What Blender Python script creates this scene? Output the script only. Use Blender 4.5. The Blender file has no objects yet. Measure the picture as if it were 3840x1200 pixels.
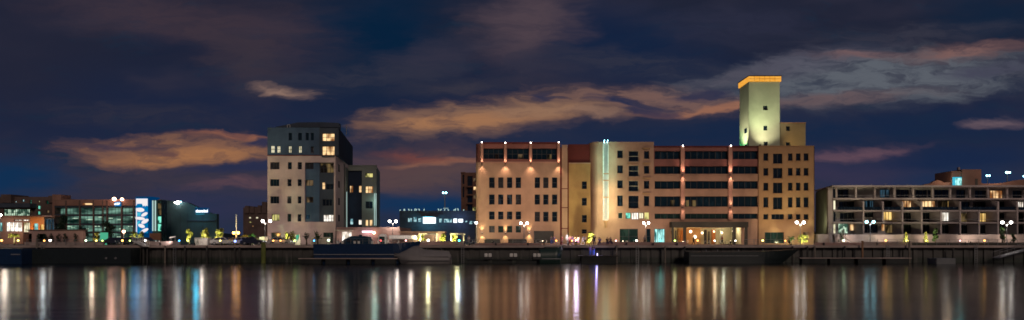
import bpy, bmesh, math, random
from mathutils import Vector, Matrix
R = math.radians
rnd = random.Random(7)
sc = bpy.context.scene
col = sc.collection
# ---- measuring helpers: the photograph was surveyed with a level 75 degree lens 4.25 m above the water
F, H, GZ = 2500.0, 4.25, 3.07
def X(px, Y): return (px - 1920) * Y / F
def Z(py, Y): return H + (895 - py) * Y / F
def lin(c):
    return tuple(((v / 255 + .055) / 1.055) ** 2.4 if v > 10 else v / 255 / 12.92 for v in c)
# ---------------------------------------------------------------- materials
MATS = {}
def newmat(name):
    m = bpy.data.materials.new(name); m.use_nodes = True
    nt = m.node_tree; nt.nodes.clear()
    out = nt.nodes.new('ShaderNodeOutputMaterial')
    return m, nt, out
def node(nt, t, **kw):
    n = nt.nodes.new(t)
    for k, v in kw.items():
        if k.startswith('i_'): n.inputs[k[2:]].default_value = v
        else: setattr(n, k, v)
    return n
def mixc(nt, a, b, fac, mode='MIX'):
    n = nt.nodes.new('ShaderNodeMix'); n.data_type = 'RGBA'; n.blend_type = mode
    for sock, v in ((n.inputs[6], a), (n.inputs[7], b), (n.inputs[0], fac)):
        if isinstance(v, bpy.types.NodeSocket): nt.links.new(v, sock)
        elif isinstance(v, (int, float)): sock.default_value = v
        else: sock.default_value = (*v[:3], 1)
    return n.outputs[2]
def mathn(nt, op, a, b=None, c=None):
    n = nt.nodes.new('ShaderNodeMath'); n.operation = op
    for i, v in enumerate((a, b, c)):
        if v is None: continue
        if isinstance(v, bpy.types.NodeSocket): nt.links.new(v, n.inputs[i])
        else: n.inputs[i].default_value = v
    return n.outputs[0]
def maprange(nt, v, a, b, c=0., d=1., smooth=True):
    n = nt.nodes.new('ShaderNodeMapRange')
    n.interpolation_type = 'SMOOTHSTEP' if smooth else 'LINEAR'
    nt.links.new(v, n.inputs[0])
    for i, x in enumerate((a, b, c, d)): n.inputs[1 + i].default_value = x
    return n.outputs[0]
def coords(nt, scale=(1, 1, 1), kind='Object', loc=(0, 0, 0)):
    t = nt.nodes.new('ShaderNodeTexCoord')
    m = nt.nodes.new('ShaderNodeMapping'); m.inputs['Scale'].default_value = scale; m.inputs['Location'].default_value = loc
    nt.links.new(t.outputs[kind], m.inputs[0]); return m.outputs[0]
def noise(nt, vec, scale, detail=3, rough=.55):
    n = node(nt, 'ShaderNodeTexNoise', i_Scale=scale, i_Detail=detail, i_Roughness=rough)
    nt.links.new(vec, n.inputs['Vector']); return n
def plaster(name, c, rough=.85, stain=.35, bump=.25, band=0.0, spec=.25):
    """weathered render / concrete / brickwork: broad blotches, rain streaks and fine grain"""
    m, nt, out = newmat(name)
    b = node(nt, 'ShaderNodeBsdfPrincipled', i_Roughness=rough); b.inputs['Specular IOR Level'].default_value = spec
    n1 = noise(nt, coords(nt), .22, 4)
    n2 = noise(nt, coords(nt, (1.6, 1.6, .12)), 1.0, 4)
    n3 = noise(nt, coords(nt), 6.0, 4)
    dark = tuple(v * (1 - stain) for v in c); lite = tuple(min(1, v * (1 + stain * .35)) for v in c)
    c1 = mixc(nt, dark, lite, maprange(nt, n1.outputs[0], .3, .72))
    c2 = mixc(nt, c1, tuple(v * .62 for v in c), mathn(nt, 'MULTIPLY', maprange(nt, n2.outputs[0], .52, .8), stain))
    c3 = mixc(nt, c2, tuple(v * .7 for v in c), mathn(nt, 'MULTIPLY', maprange(nt, n3.outputs[0], .45, .8), .45))
    nt.links.new(c3, b.inputs['Base Color'])
    if bump:
        bp = node(nt, 'ShaderNodeBump', i_Strength=bump, i_Distance=.03)
        nt.links.new(n3.outputs[0], bp.inputs['Height']); nt.links.new(bp.outputs[0], b.inputs['Normal'])
    nt.links.new(b.outputs[0], out.inputs[0]); return m
def paint(name, c, rough=.5, metal=0.0, vary=.25):
    m, nt, out = newmat(name)
    b = node(nt, 'ShaderNodeBsdfPrincipled', i_Roughness=rough, i_Metallic=metal)
    n1 = noise(nt, coords(nt), 3.0, 4)
    nt.links.new(mixc(nt, tuple(v * (1 - vary) for v in c), c, maprange(nt, n1.outputs[0], .3, .65)), b.inputs['Base Color'])
    nt.links.new(b.outputs[0], out.inputs[0]); return m
def glass(name, c, rough=.08, vary=1.2):
    """dark unlit window: a gloss pane over a dim room, each pane a little different"""
    m, nt, out = newmat(name)
    b = node(nt, 'ShaderNodeBsdfPrincipled', i_Roughness=rough)
    oi = nt.nodes.new('ShaderNodeObjectInfo')
    n1 = noise(nt, coords(nt, (1.1, 1, .35)), 1.4, 2)
    f = mathn(nt, 'MULTIPLY', maprange(nt, n1.outputs[0], .5, .68), mathn(nt, 'POWER', oi.outputs['Random'], 2.0))
    nt.links.new(mixc(nt, c, tuple(v * (1 + 3 * vary) + .012 * vary for v in c), f), b.inputs['Base Color'])
    nt.links.new(b.outputs[0], out.inputs[0]); return m
def lit(name, ca, cb, s, scale=(1.2, 1, 1.0), lo=.35, hi=.6, floor=.12, blocky=False, rnd_amt=.35, detail=3):
    """a lit room seen through its window: curtains, furniture and lamps as bright and dim patches"""
    m, nt, out = newmat(name)
    oi = nt.nodes.new('ShaderNodeObjectInfo')
    v = coords(nt, scale)
    add = nt.nodes.new('ShaderNodeVectorMath'); add.operation = 'ADD'
    nt.links.new(v, add.inputs[0])
    cx = nt.nodes.new('ShaderNodeCombineXYZ')
    nt.links.new(mathn(nt, 'MULTIPLY', oi.outputs['Random'], 37.), cx.inputs[0]); nt.links.new(mathn(nt, 'MULTIPLY', oi.outputs['Random'], 11.), cx.inputs[2])
    nt.links.new(cx.outputs[0], add.inputs[1])
    n1 = noise(nt, add.outputs[0], 1.0, detail)
    if blocky:
        vo = node(nt, 'ShaderNodeTexVoronoi', i_Scale=1.5, distance='CHEBYCHEV'); nt.links.new(add.outputs[0], vo.inputs['Vector'])
        sep = nt.nodes.new('ShaderNodeSeparateColor'); nt.links.new(vo.outputs['Color'], sep.inputs[0])
        f = mathn(nt, 'ADD', mathn(nt, 'MULTIPLY', sep.outputs[0], .5), mathn(nt, 'MULTIPLY', n1.outputs[0], .5))
    else: f = n1.outputs[0]
    k = maprange(nt, f, lo, hi)
    cc = mixc(nt, ca, cb, k)
    em = nt.nodes.new('ShaderNodeEmission')
    nt.links.new(cc, em.inputs[0])
    st = mathn(nt, 'MULTIPLY', mathn(nt, 'ADD', mathn(nt, 'MULTIPLY', k, 1 - floor), floor),
               mathn(nt, 'MULTIPLY', mathn(nt, 'ADD', mathn(nt, 'MULTIPLY', oi.outputs['Random'], rnd_amt), 1 - rnd_amt), s))
    nt.links.new(st, em.inputs[1])
    gl = node(nt, 'ShaderNodeBsdfGlossy', i_Roughness=.1); gl.inputs[0].default_value = (.04, .04, .04, 1)
    ad = nt.nodes.new('ShaderNodeAddShader'); nt.links.new(em.outputs[0], ad.inputs[0]); nt.links.new(gl.outputs[0], ad.inputs[1])
    nt.links.new(ad.outputs[0], out.inputs[0]); return m
def glow(name, c, s):
    m, nt, out = newmat(name)
    em = nt.nodes.new('ShaderNodeEmission'); em.inputs[0].default_value = (*c, 1); em.inputs[1].default_value = s
    nt.links.new(em.outputs[0], out.inputs[0]); return m
def leafmat(name, c):
    m, nt, out = newmat(name)
    d = node(nt, 'ShaderNodeBsdfPrincipled', i_Roughness=.6); t = nt.nodes.new('ShaderNodeBsdfTranslucent')
    n1 = noise(nt, coords(nt), 2.5, 3)
    cc = mixc(nt, tuple(v * .45 for v in c), c, maprange(nt, n1.outputs[0], .35, .65))
    nt.links.new(cc, d.inputs['Base Color']); nt.links.new(cc, t.inputs[0])
    mx = nt.nodes.new('ShaderNodeMixShader'); mx.inputs[0].default_value = .35
    nt.links.new(d.outputs[0], mx.inputs[1]); nt.links.new(t.outputs[0], mx.inputs[2])
    nt.links.new(mx.outputs[0], out.inputs[0]); return m
# ---------------------------------------------------------------- mesh builder
class MB:
    def __init__(s): s.bm = bmesh.new()
    def quad(s, *p):
        try: s.bm.faces.new([s.bm.verts.new(q) for q in p])
        except ValueError: pass
        return s
    def box(s, x0, x1, y0, y1, z0, z1, bev=0):
        r = bmesh.ops.create_cube(s.bm, size=1)
        for v in r['verts']:
            v.co = Vector((x0 + (v.co.x + .5) * (x1 - x0), y0 + (v.co.y + .5) * (y1 - y0), z0 + (v.co.z + .5) * (z1 - z0)))
        if bev:
            es = list({e for v in r['verts'] for e in v.link_edges})
            bmesh.ops.bevel(s.bm, geom=es, offset=bev, segments=2, affect='EDGES', profile=.5)
        return s
    def prism(s, pts, z0, z1, top=True, bottom=True, skip=()):
        a = [s.bm.verts.new((x, y, z0)) for x, y in pts]; b = [s.bm.verts.new((x, y, z1)) for x, y in pts]
        n = len(pts)
        for i in range(n):
            if i in skip: continue
            j = (i + 1) % n; s.bm.faces.new((a[i], a[j], b[j], b[i]))
        if top: s.bm.faces.new(b)
        if bottom: s.bm.faces.new(a[::-1])
        return s
    def xz(s, pts, y0, y1):
        """closed outline in the x-z plane extruded along y"""
        a = [s.bm.verts.new((x, y0, z)) for x, z in pts]; b = [s.bm.verts.new((x, y1, z)) for x, z in pts]
        n = len(pts)
        for i in range(n):
            j = (i + 1) % n; s.bm.faces.new((a[i], a[j], b[j], b[i]))
        s.bm.faces.new(a[::-1]); s.bm.faces.new(b)
        return s
    def tube(s, pts, rads, n=8, cap=True):
        pts = [Vector(p) for p in pts]
        if not hasattr(rads, '__len__'): rads = [rads] * len(pts)
        rings = []
        for i, p in enumerate(pts):
            d = (pts[min(i + 1, len(pts) - 1)] - pts[max(i - 1, 0)]).normalized()
            u = d.cross(Vector((0, 1, 0.01))).normalized() if abs(d.y) < .9 else d.cross(Vector((1, 0, 0))).normalized()
            w = d.cross(u)
            rings.append([s.bm.verts.new(p + (u * math.cos(2 * math.pi * k / n) + w * math.sin(2 * math.pi * k / n)) * rads[i]) for k in range(n)])
        for a, b in zip(rings, rings[1:]):
            for k in range(n): s.bm.faces.new((a[k], a[(k + 1) % n], b[(k + 1) % n], b[k]))
        if cap: s.bm.faces.new(rings[0][::-1]); s.bm.faces.new(rings[-1])
        return s
    def ball(s, c, r, sx=1, sy=1, sz=1, u=12, v=8):
        m = Matrix.Translation(c) @ Matrix.Diagonal((r * sx, r * sy, r * sz, 1))
        bmesh.ops.create_uvsphere(s.bm, u_segments=u, v_segments=v, radius=1, matrix=m); return s
    def wallgrid(s, x0, x1, z0, z1, y, holes, depth):
        xs = sorted({x0, x1} | {min(max(h[i], x0), x1) for h in holes for i in (0, 1)})
        zs = sorted({z0, z1} | {min(max(h[i], z0), z1) for h in holes for i in (2, 3)})
        for a, b in zip(xs, xs[1:]):
            for c, d in zip(zs, zs[1:]):
                mx, mz = (a + b) / 2, (c + d) / 2
                if any(h[0] < mx < h[1] and h[2] < mz < h[3] for h in holes): continue
                s.quad((a, y, c), (b, y, c), (b, y, d), (a, y, d))
        for a, b, c, d in holes:
            e = y + depth
            s.quad((a, y, c), (a, e, c), (b, e, c), (b, y, c)); s.quad((a, y, d), (b, y, d), (b, e, d), (a, e, d))
            s.quad((a, y, c), (a, y, d), (a, e, d), (a, e, c)); s.quad((b, y, c), (b, e, c), (b, e, d), (b, y, d))
        bmesh.ops.remove_doubles(s.bm, verts=s.bm.verts, dist=.0005)
        return s
    def mesh(s, name, off=Vector((0, 0, 0)), smooth=False):
        bmesh.ops.translate(s.bm, verts=s.bm.verts, vec=-Vector(off))
        me = bpy.data.meshes.new(name); s.bm.to_mesh(me); s.bm.free()
        if smooth:
            for p in me.polygons: p.use_smooth = True
        return me
ORG = {}
def tag(o, label=None, cat=None, group=None, kind=None):
    for k, v in (('label', label), ('category', cat), ('group', group), ('kind', kind)):
        if v: o[k] = v
    return o
def thing(name, label, cat, loc=(0, 0, 0), group=None):
    o = bpy.data.objects.new(name, None); col.objects.link(o); o.location = loc; o.empty_display_size = .3
    ORG[o] = Vector(loc)
    return tag(o, label, cat, group)
def part(mb, name, mat, parent, smooth=False):
    """mb is in world metres; stored relative to the thing it belongs to"""
    off = ORG[parent]
    me = mb.mesh(name, off, smooth) if isinstance(mb, MB) else mb
    me.materials.append(mat)
    o = bpy.data.objects.new(name, me); col.objects.link(o); o.parent = parent; ORG[o] = off
    return o
def solo(mb, name, mat, label=None, cat=None, loc=(0, 0, 0), group=None, kind=None, smooth=False):
    me = mb.mesh(name, loc, smooth); me.materials.append(mat)
    o = bpy.data.objects.new(name, me); col.objects.link(o); o.location = loc; ORG[o] = Vector(loc)
    return tag(o, label, cat, group, kind)
def dup(root, loc, rz=0, label=None, group=None, scale=1, swap=None):
    def cp(o, par):
        c = o.copy(); col.objects.link(c)
        if par: c.parent = par
        if swap and o.type == 'MESH' and any(m in swap for m in o.data.materials):
            c.data = o.data.copy()
            for i, m in enumerate(c.data.materials):
                if m in swap: c.data.materials[i] = swap[m]
        for ch in o.children: cp(ch, c)
        return c
    r = cp(root, None); r.location = loc; r.rotation_euler = (0, 0, rz); r.scale = (scale,) * 3 if not hasattr(scale, '__len__') else scale
    if label: r['label'] = label
    if group: r['group'] = group
    return r
def lamp(kind, parent, loc, power, c, target=None, angle=60, blend=.6, size=.15, name='lamp'):
    l = bpy.data.lights.new(name, kind); l.energy = power; l.color = c
    if kind in ('SPOT', 'POINT'): l.shadow_soft_size = size
    if kind == 'SPOT': l.spot_size = R(angle); l.spot_blend = blend
    o = bpy.data.objects.new(name, l); col.objects.link(o)
    o.parent = parent; o.location = Vector(loc) - (ORG[parent] if parent else Vector())
    if target is not None:
        o.rotation_euler = (Vector(target) - Vector(loc)).to_track_quat('-Z', 'Y').to_euler()
    return o
# ---------------------------------------------------------------- buildings
class Bld:
    def __init__(s, name, label, cat, Y, px, group=None, gz=GZ):
        s.Y = Y; s.gz = gz
        s.root = thing(name, label, cat, (X(px, Y), Y, gz), group)
    def facade(s, x0, y0, x1, y1, mat, wins=(), name='wall', dy=0., depth=.35, thick=0.):
        Y = s.Y + dy
        zb = s.gz if y1 is None else Z(y1, Y)
        holes = [(X(w[0], Y), X(w[2], Y), max(Z(w[3], Y), zb) if y1 is None else Z(w[3], Y), Z(w[1], Y)) for w in wins]
        mb = MB().wallgrid(X(x0, Y), X(x1, Y), zb, Z(y0, Y), Y, holes, depth)
        wall = part(mb, name, mat, s.root)
        for w, h in zip(wins, holes): s.window(h, Y, depth, *w[4:])
        return wall
    def window(s, h, Y, depth, mat, nx=1, nz=1, fm=None, sill=None):
        a, b, c, d = h; y = Y + depth - .02
        if nx * nz == 1 and fm is None:
            return part(MB().quad((a, y, c), (b, y, c), (b, y, d), (a, y, d)), 'window', mat, s.root)
        fm = fm or M['frame']
        f = MB(); t = .07
        f.box(a, b, y - .12, y - .03, c, c + t).box(a, b, y - .12, y - .03, d - t, d)
        f.box(a, a + t, y - .12, y - .03, c + t, d - t).box(b - t, b, y - .12, y - .03, c + t, d - t)
        for i in range(1, nx):
            q = a + (b - a) * i / nx; f.box(q - .04, q + .04, y - .115, y - .035, c + t, d - t)
        for i in range(1, nz):
            q = c + (d - c) * i / nz; f.box(a + t, b - t, y - .11, y - .04, q - .035, q + .035)
        w = part(f, 'window', fm, s.root)
        part(MB().quad((a, y, c), (b, y, c), (b, y, d), (a, y, d)), 'pane', mat, w)
        if sill: part(MB().box(a - .12, b + .12, Y - .15, Y - .002, c - .14, c - .003), 'sill', sill, w)
        return w
    def shell(s, pts, ztop, mat, roofmat, zb=None, skip=(0,), name='wall'):
        """pts: footprint (x, y) anticlockwise from above, starting with the front edge left to right"""
        zb = s.gz if zb is None else zb
        part(MB().prism(pts, zb, ztop, top=False, bottom=False, skip=skip), name, mat, s.root)
        cx = sum(p[0] for p in pts) / len(pts); cy = sum(p[1] for p in pts) / len(pts)
        ins = [(cx + (x - cx) * .99, cy + (y - cy) * .985) for x, y in pts]
        part(MB().prism(ins, ztop - .6, ztop - .35), 'roof', roofmat, s.root)
    def box(s, x0, y0, x1, y1, name, mat, d0=-.2, d1=0., bev=0):
        """box from the survey rectangle, d0..d1 in metres from the facade plane (negative = proud)"""
        Y = s.Y + d0
        return part(MB().box(X(x0, Y), X(x1, Y), s.Y + d0, s.Y + d1, s.gz if y1 is None else Z(y1, Y), Z(y0, Y), bev), name, mat, s.root)
M = {
 'tan': plaster('tan_render', (.46, .285, .195), stain=.26), 'ochre': plaster('ochre_render', (.42, .25, .10), stain=.25),
 'tan2': plaster('golden_tan_render', (.43, .26, .135), stain=.2),
 'red': plaster('oxide_red_panel', (.27, .105, .085), stain=.3, rough=.6), 'redpale': plaster('rose_pilaster', (.5, .27, .2), stain=.15),
 'maroon': plaster('maroon_panel', (.13, .025, .022), stain=.3),
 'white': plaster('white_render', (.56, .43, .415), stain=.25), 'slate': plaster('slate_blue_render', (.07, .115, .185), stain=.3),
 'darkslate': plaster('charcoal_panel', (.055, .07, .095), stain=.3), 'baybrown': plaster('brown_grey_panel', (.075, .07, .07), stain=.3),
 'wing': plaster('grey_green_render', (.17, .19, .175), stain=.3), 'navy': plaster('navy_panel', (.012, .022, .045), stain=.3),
 'apt': plaster('mauve_grey_render', (.43, .365, .355), stain=.3), 'aptdark': plaster('dull_olive_render', (.2, .21, .13), stain=.3),
 'aptback': plaster('grey_balcony_wall', (.40, .37, .36), stain=.35),
 'terra': plaster('terracotta_render', (.27, .15, .115), stain=.25), 'brick': plaster('brown_brick', (.17, .085, .06), stain=.35),
 'hotel': plaster('dim_brown_brick', (.13, .09, .08), stain=.35), 'orange': plaster('orange_render', (.42, .15, .045), stain=.25),
 'silo': plaster('pale_green_concrete', (.45, .47, .33), stain=.2), 'silowing': plaster('brown_green_concrete', (.27, .23, .13), stain=.25), 'concrete': plaster('weathered_concrete', (.42, .34, .31), stain=.4, bump=.5),
 'darkconc': plaster('wet_dark_concrete', (.03, .034, .034), stain=.5, bump=.6, rough=.7), 'pinkwall': plaster('pinkish_wall', (.40, .26, .23), stain=.3),
 'roof': plaster('roof_membrane', (.05, .05, .055), stain=.4), 'grey': plaster('grey_canopy', (.075, .072, .06), stain=.3),
 'asphalt': plaster('asphalt', (.045, .045, .047), stain=.4, bump=.6), 'paving': plaster('quay_paving', (.36, .28, .265), stain=.4, bump=.5),
 'cinema': plaster('dark_green_cladding', (.055, .10, .11), stain=.3), 'shed': plaster('shed_cladding', (.045, .048, .06), stain=.4),
 'steel': paint('galvanised_steel', (.35, .36, .37), .4, .6), 'black': paint('black_metal', (.015, .015, .016), .5), 'frame': paint('dark_window_frame', (.03, .03, .032), .5),
 'whitep': paint('white_paint', (.75, .74, .7), .45), 'cream': paint('cream_paint', (.6, .55, .42), .5), 'rail': paint('grey_rail_paint', (.2, .2, .21), .5),
 'glass': glass('dark_glass', (.006, .012, .02)), 'glassblue': glass('blue_black_glass', (.006, .018, .028), vary=.5), 'glasscurt': glass('curtained_glass', (.03, .03, .034), vary=2),
 'glassgreen': glass('green_black_glass', (.012, .03, .026)),
 'louver': paint('dark_louver', (.03, .028, .022), .6),
 'trunk': plaster('bark', (.10, .075, .05), stain=.5), 'leaf': leafmat('leaf_green', (.05, .10, .025)), 'leafy': leafmat('leaf_yellow_green', (.26, .27, .045)), 'leafdark': leafmat('leaf_dark', (.02, .05, .03)),
 'w_warm': lit('lit_warm_room', (.35, .12, .03), (1., .66, .32), 1.5, scale=(.9, 1, .35), floor=.45, detail=1), 'w_cream': lit('lit_cream_room', (.7, .55, .25), (1, .92, .62), 1.15, lo=.25, hi=.5, floor=.45),
 'w_green': lit('lit_green_room', (.0, .25, .17), (.25, .95, .7), 1.3), 'w_white': lit('lit_white_room', (.6, .5, .4), (1, .93, .82), 2.0, floor=.5, scale=(1.2, 1, .4), detail=1),
 'w_dim': lit('dim_room', (.05, .03, .015), (.5, .33, .17), .35, scale=(.9, 1, .4), floor=.4, detail=1), 'w_yellow': lit('lit_yellow_room', (.15, .15, .04), (.95, .85, .3), .9, scale=(.9, 1, .5), floor=.4, detail=1),
 'w_teal': lit('lit_teal_shop', (0, .25, .25), (.45, .95, .9), 1.5, scale=(2.5, 1, .4), floor=.35), 'w_blue': lit('dim_blue_curtain', (.01, .03, .05), (.08, .18, .26), .5, scale=(3, 1, .3)),
 'w_brown': lit('dim_brown_room', (.03, .022, .012), (.45, .3, .12), .38, scale=(.9, 1, .4), floor=.45, detail=1),
 'w_amber': lit('lit_amber_curtain', (.75, .42, .1), (1, .66, .22), 1.5, scale=(1.5, 1, .3), floor=.5),
 'w_hall': lit('lit_teal_hall', (.0, .07, .06), (.45, .85, .66), .55, scale=(.16, 1, .8), lo=.32, hi=.75, floor=.22, rnd_amt=.2),
 'w_green_grid': lit('lit_green_hall', (.12, .3, .2), (.7, .95, .7), 1.2, scale=(.9, 1, .6), floor=.35, blocky=True),
 'w_shed': lit('lit_cyan_windows', (.05, .3, .42), (.6, .95, 1.), 1.0, floor=.4),
 'lens': glow('lamp_lens_white', (1, .93, .85), 17), 'lenscool': glow('lamp_lens_cool', (.35, .85, 1), 11), 'lenswarm': glow('lamp_lens_orange', (1, .45, .08), 13), 'lensrose': glow('lamp_lens_rose', (1, .55, .35), 10),
 'lenssoft': glow('soft_lens', (1, .75, .5), 4), 'signwhite': glow('sign_white', (.85, .95, 1), 2.2), 'signcyan': glow('sign_cyan', (.06, .55, .75), .9), 'signblue': glow('sign_blue', (.0, .19, .5), .85),
 'signpale': glow('sign_pale', (.85, .78, .78), 1.1), 'signdeep': glow('sign_deep_blue', (.0, .06, .2), .6), 'tubecool': glow('tube_cool', (.6, .85, .8), .8), 'capglow': None,
 'neonpink': glow('neon_pink_white', (1, .75, .9), 2.6), 'greenbox': glow('green_lightbox', (.1, .6, .35), .7),
}
# uplight on the column put in as emission: teal white head, warm white foot
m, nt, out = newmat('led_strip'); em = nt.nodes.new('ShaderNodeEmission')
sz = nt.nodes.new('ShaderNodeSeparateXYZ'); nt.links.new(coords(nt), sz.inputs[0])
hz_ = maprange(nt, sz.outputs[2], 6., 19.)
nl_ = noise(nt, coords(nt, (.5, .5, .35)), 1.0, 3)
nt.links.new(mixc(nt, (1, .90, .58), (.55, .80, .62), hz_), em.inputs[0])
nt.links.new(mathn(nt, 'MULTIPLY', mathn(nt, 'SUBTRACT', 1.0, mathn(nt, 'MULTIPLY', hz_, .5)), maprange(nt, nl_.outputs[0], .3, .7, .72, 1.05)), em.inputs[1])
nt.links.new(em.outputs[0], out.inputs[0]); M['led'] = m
# glowing orange cornice of the silo tower: back-lit panels, brighter near the tubes
m, nt, out = newmat('backlit_orange_panel')
em = nt.nodes.new('ShaderNodeEmission')
n1 = noise(nt, coords(nt, (.8, .8, 2.5)), 1.2, 3)
nt.links.new(mixc(nt, (.90, .36, .035), (1, .48, .075), maprange(nt, n1.outputs[0], .3, .7)), em.inputs[0]); em.inputs[1].default_value = .95
nt.links.new(em.outputs[0], out.inputs[0]); M['capglow'] = m
# harbour water: nearly calm, long soft swell with fine ripple
m, nt, out = newmat('harbour_water')
b = node(nt, 'ShaderNodeBsdfPrincipled', i_Roughness=.165, i_IOR=1.42); nr_ = noise(nt, coords(nt, (.02, .06, 1)), 1.0, 3); nt.links.new(maprange(nt, nr_.outputs[0], .35, .7, .15, .185), b.inputs['Roughness']); b.inputs['Base Color'].default_value = (.002, .006, .010, 1)
na = noise(nt, coords(nt, (.10, .28, 1)), 1.0, 3); nb = noise(nt, coords(nt, (.9, 1.6, 1)), 1.0, 2)
h = mathn(nt, 'ADD', mathn(nt, 'MULTIPLY', na.outputs[0], 1.0), mathn(nt, 'MULTIPLY', nb.outputs[0], .08))
bp = node(nt, 'ShaderNodeBump', i_Strength=.12, i_Distance=.25); nt.links.new(h, bp.inputs['Height']); nt.links.new(bp.outputs[0], b.inputs['Normal'])
nt.links.new(b.outputs[0], out.inputs[0]); M['water'] = m

# wet quay wall: dark concrete with a greenish tide band near the water
m, nt, out = newmat('tidal_quay_wall'); b = node(nt, 'ShaderNodeBsdfPrincipled', i_Roughness=.6)
sz = nt.nodes.new('ShaderNodeSeparateXYZ'); nt.links.new(coords(nt), sz.inputs[0])
n1 = noise(nt, coords(nt, (.5, .5, 1.2)), 1.0, 5); n2 = noise(nt, coords(nt, (1.5, 1.5, .25)), 1.0, 4)
hh_ = mathn(nt, 'ADD', sz.outputs[2], mathn(nt, 'MULTIPLY', n1.outputs[0], .7))
c_ = mixc(nt, (.012, .02, .014), (.05, .048, .046), maprange(nt, hh_, .9, 1.7))
c_ = mixc(nt, c_, (.10, .095, .088), mathn(nt, 'MULTIPLY', maprange(nt, n2.outputs[0], .5, .75), .7))
nt.links.new(c_, b.inputs['Base Color'])
bp = node(nt, 'ShaderNodeBump', i_Strength=.5, i_Distance=.05); nt.links.new(n1.outputs[0], bp.inputs['Height']); nt.links.new(bp.outputs[0], b.inputs['Normal'])
nt.links.new(b.outputs[0], out.inputs[0]); M['tidal'] = m
# ---------------------------------------------------------------- camera, world, sun
cam = bpy.data.cameras.new('camera'); co = bpy.data.objects.new('camera', cam); col.objects.link(co)
co.location = (0, 0, H); co.rotation_euler = (R(90), 0, 0)
cam.sensor_width = 36; cam.lens = 36 * F / 3840; cam.shift_y = 295 / 3840; cam.clip_end = 20000; cam.clip_start = .1
sc.camera = co
w = bpy.data.worlds.new('World'); sc.world = w; w.use_nodes = True
nt = w.node_tree; nt.nodes.clear()
out = nt.nodes.new('ShaderNodeOutputWorld'); bg = nt.nodes.new('ShaderNodeBackground'); nt.links.new(bg.outputs[0], out.inputs[0])
tc = nt.nodes.new('ShaderNodeTexCoord'); sp = nt.nodes.new('ShaderNodeSeparateXYZ'); nt.links.new(tc.outputs['Generated'], sp.inputs[0])
# sky coordinates: compass tangent and height tangent of the viewing direction, in thousandths (the same grid the survey used)
dy = mathn(nt, 'MAXIMUM', mathn(nt, 'ABSOLUTE', sp.outputs[1]), .06)
su = mathn(nt, 'ADD', mathn(nt, 'MULTIPLY', mathn(nt, 'DIVIDE', sp.outputs[0], dy), 2.5), 1.92)
sv = mathn(nt, 'SUBTRACT', .895, mathn(nt, 'MULTIPLY', mathn(nt, 'DIVIDE', mathn(nt, 'ABSOLUTE', sp.outputs[2]), dy), 2.5))
cx = nt.nodes.new('ShaderNodeCombineXYZ'); nt.links.new(su, cx.inputs[0]); nt.links.new(sv, cx.inputs[1])
P0 = cx.outputs[0]
def vmul(v, s):
    n = nt.nodes.new('ShaderNodeVectorMath'); n.operation = 'MULTIPLY'; nt.links.new(v, n.inputs[0]); n.inputs[1].default_value = s; return n.outputs[0]
def vadd(a, b):
    n = nt.nodes.new('ShaderNodeVectorMath'); n.operation = 'ADD'; nt.links.new(a, n.inputs[0])
    if isinstance(b, tuple): n.inputs[1].default_value = b
    else: nt.links.new(b, n.inputs[1])
    return n.outputs[0]
def warp(p, sx, sy, ax, ay, off):
    n = noise(nt, vadd(vmul(p, (sx, sy, 1)), (off, off * .7, off * 1.3)), 1.0, 4, .55)
    return vadd(p, vmul(vadd(n.outputs['Color'], (-.5, -.5, -.5)), (ax, ay, 0)))
P1 = warp(P0, 3.2, 8.0, .30, .085, 3.1)
P2 = warp(P1, 8.0, 30.0, .17, .046, 8.7)
fine = noise(nt, vmul(P2, (6., 26., 1)), 1.0, 8, .66).outputs[0]
fine2 = noise(nt, vadd(vmul(P2, (3., 11., 1)), (7, 1, 4)), 1.0, 8, .64).outputs[0]
broad = noise(nt, vadd(vmul(P1, (1.5, 4.0, 1)), (5, 2, 0)), 1.0, 3).outputs[0]
g = sp.outputs[2]
base = mixc(nt, lin((38, 46, 70)), lin((27, 36, 62)), maprange(nt, sv, .75, .45))
base = mixc(nt, base, lin((30, 34, 52)), maprange(nt, sv, .45, .1))
base = mixc(nt, base, lin((48, 46, 62)), mathn(nt, 'MULTIPLY', maprange(nt, broad, .42, .68), .8))
base = mixc(nt, base, lin((20, 44, 66)), mathn(nt, 'MULTIPLY', maprange(nt, fine2, .52, .72), .55))
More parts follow.
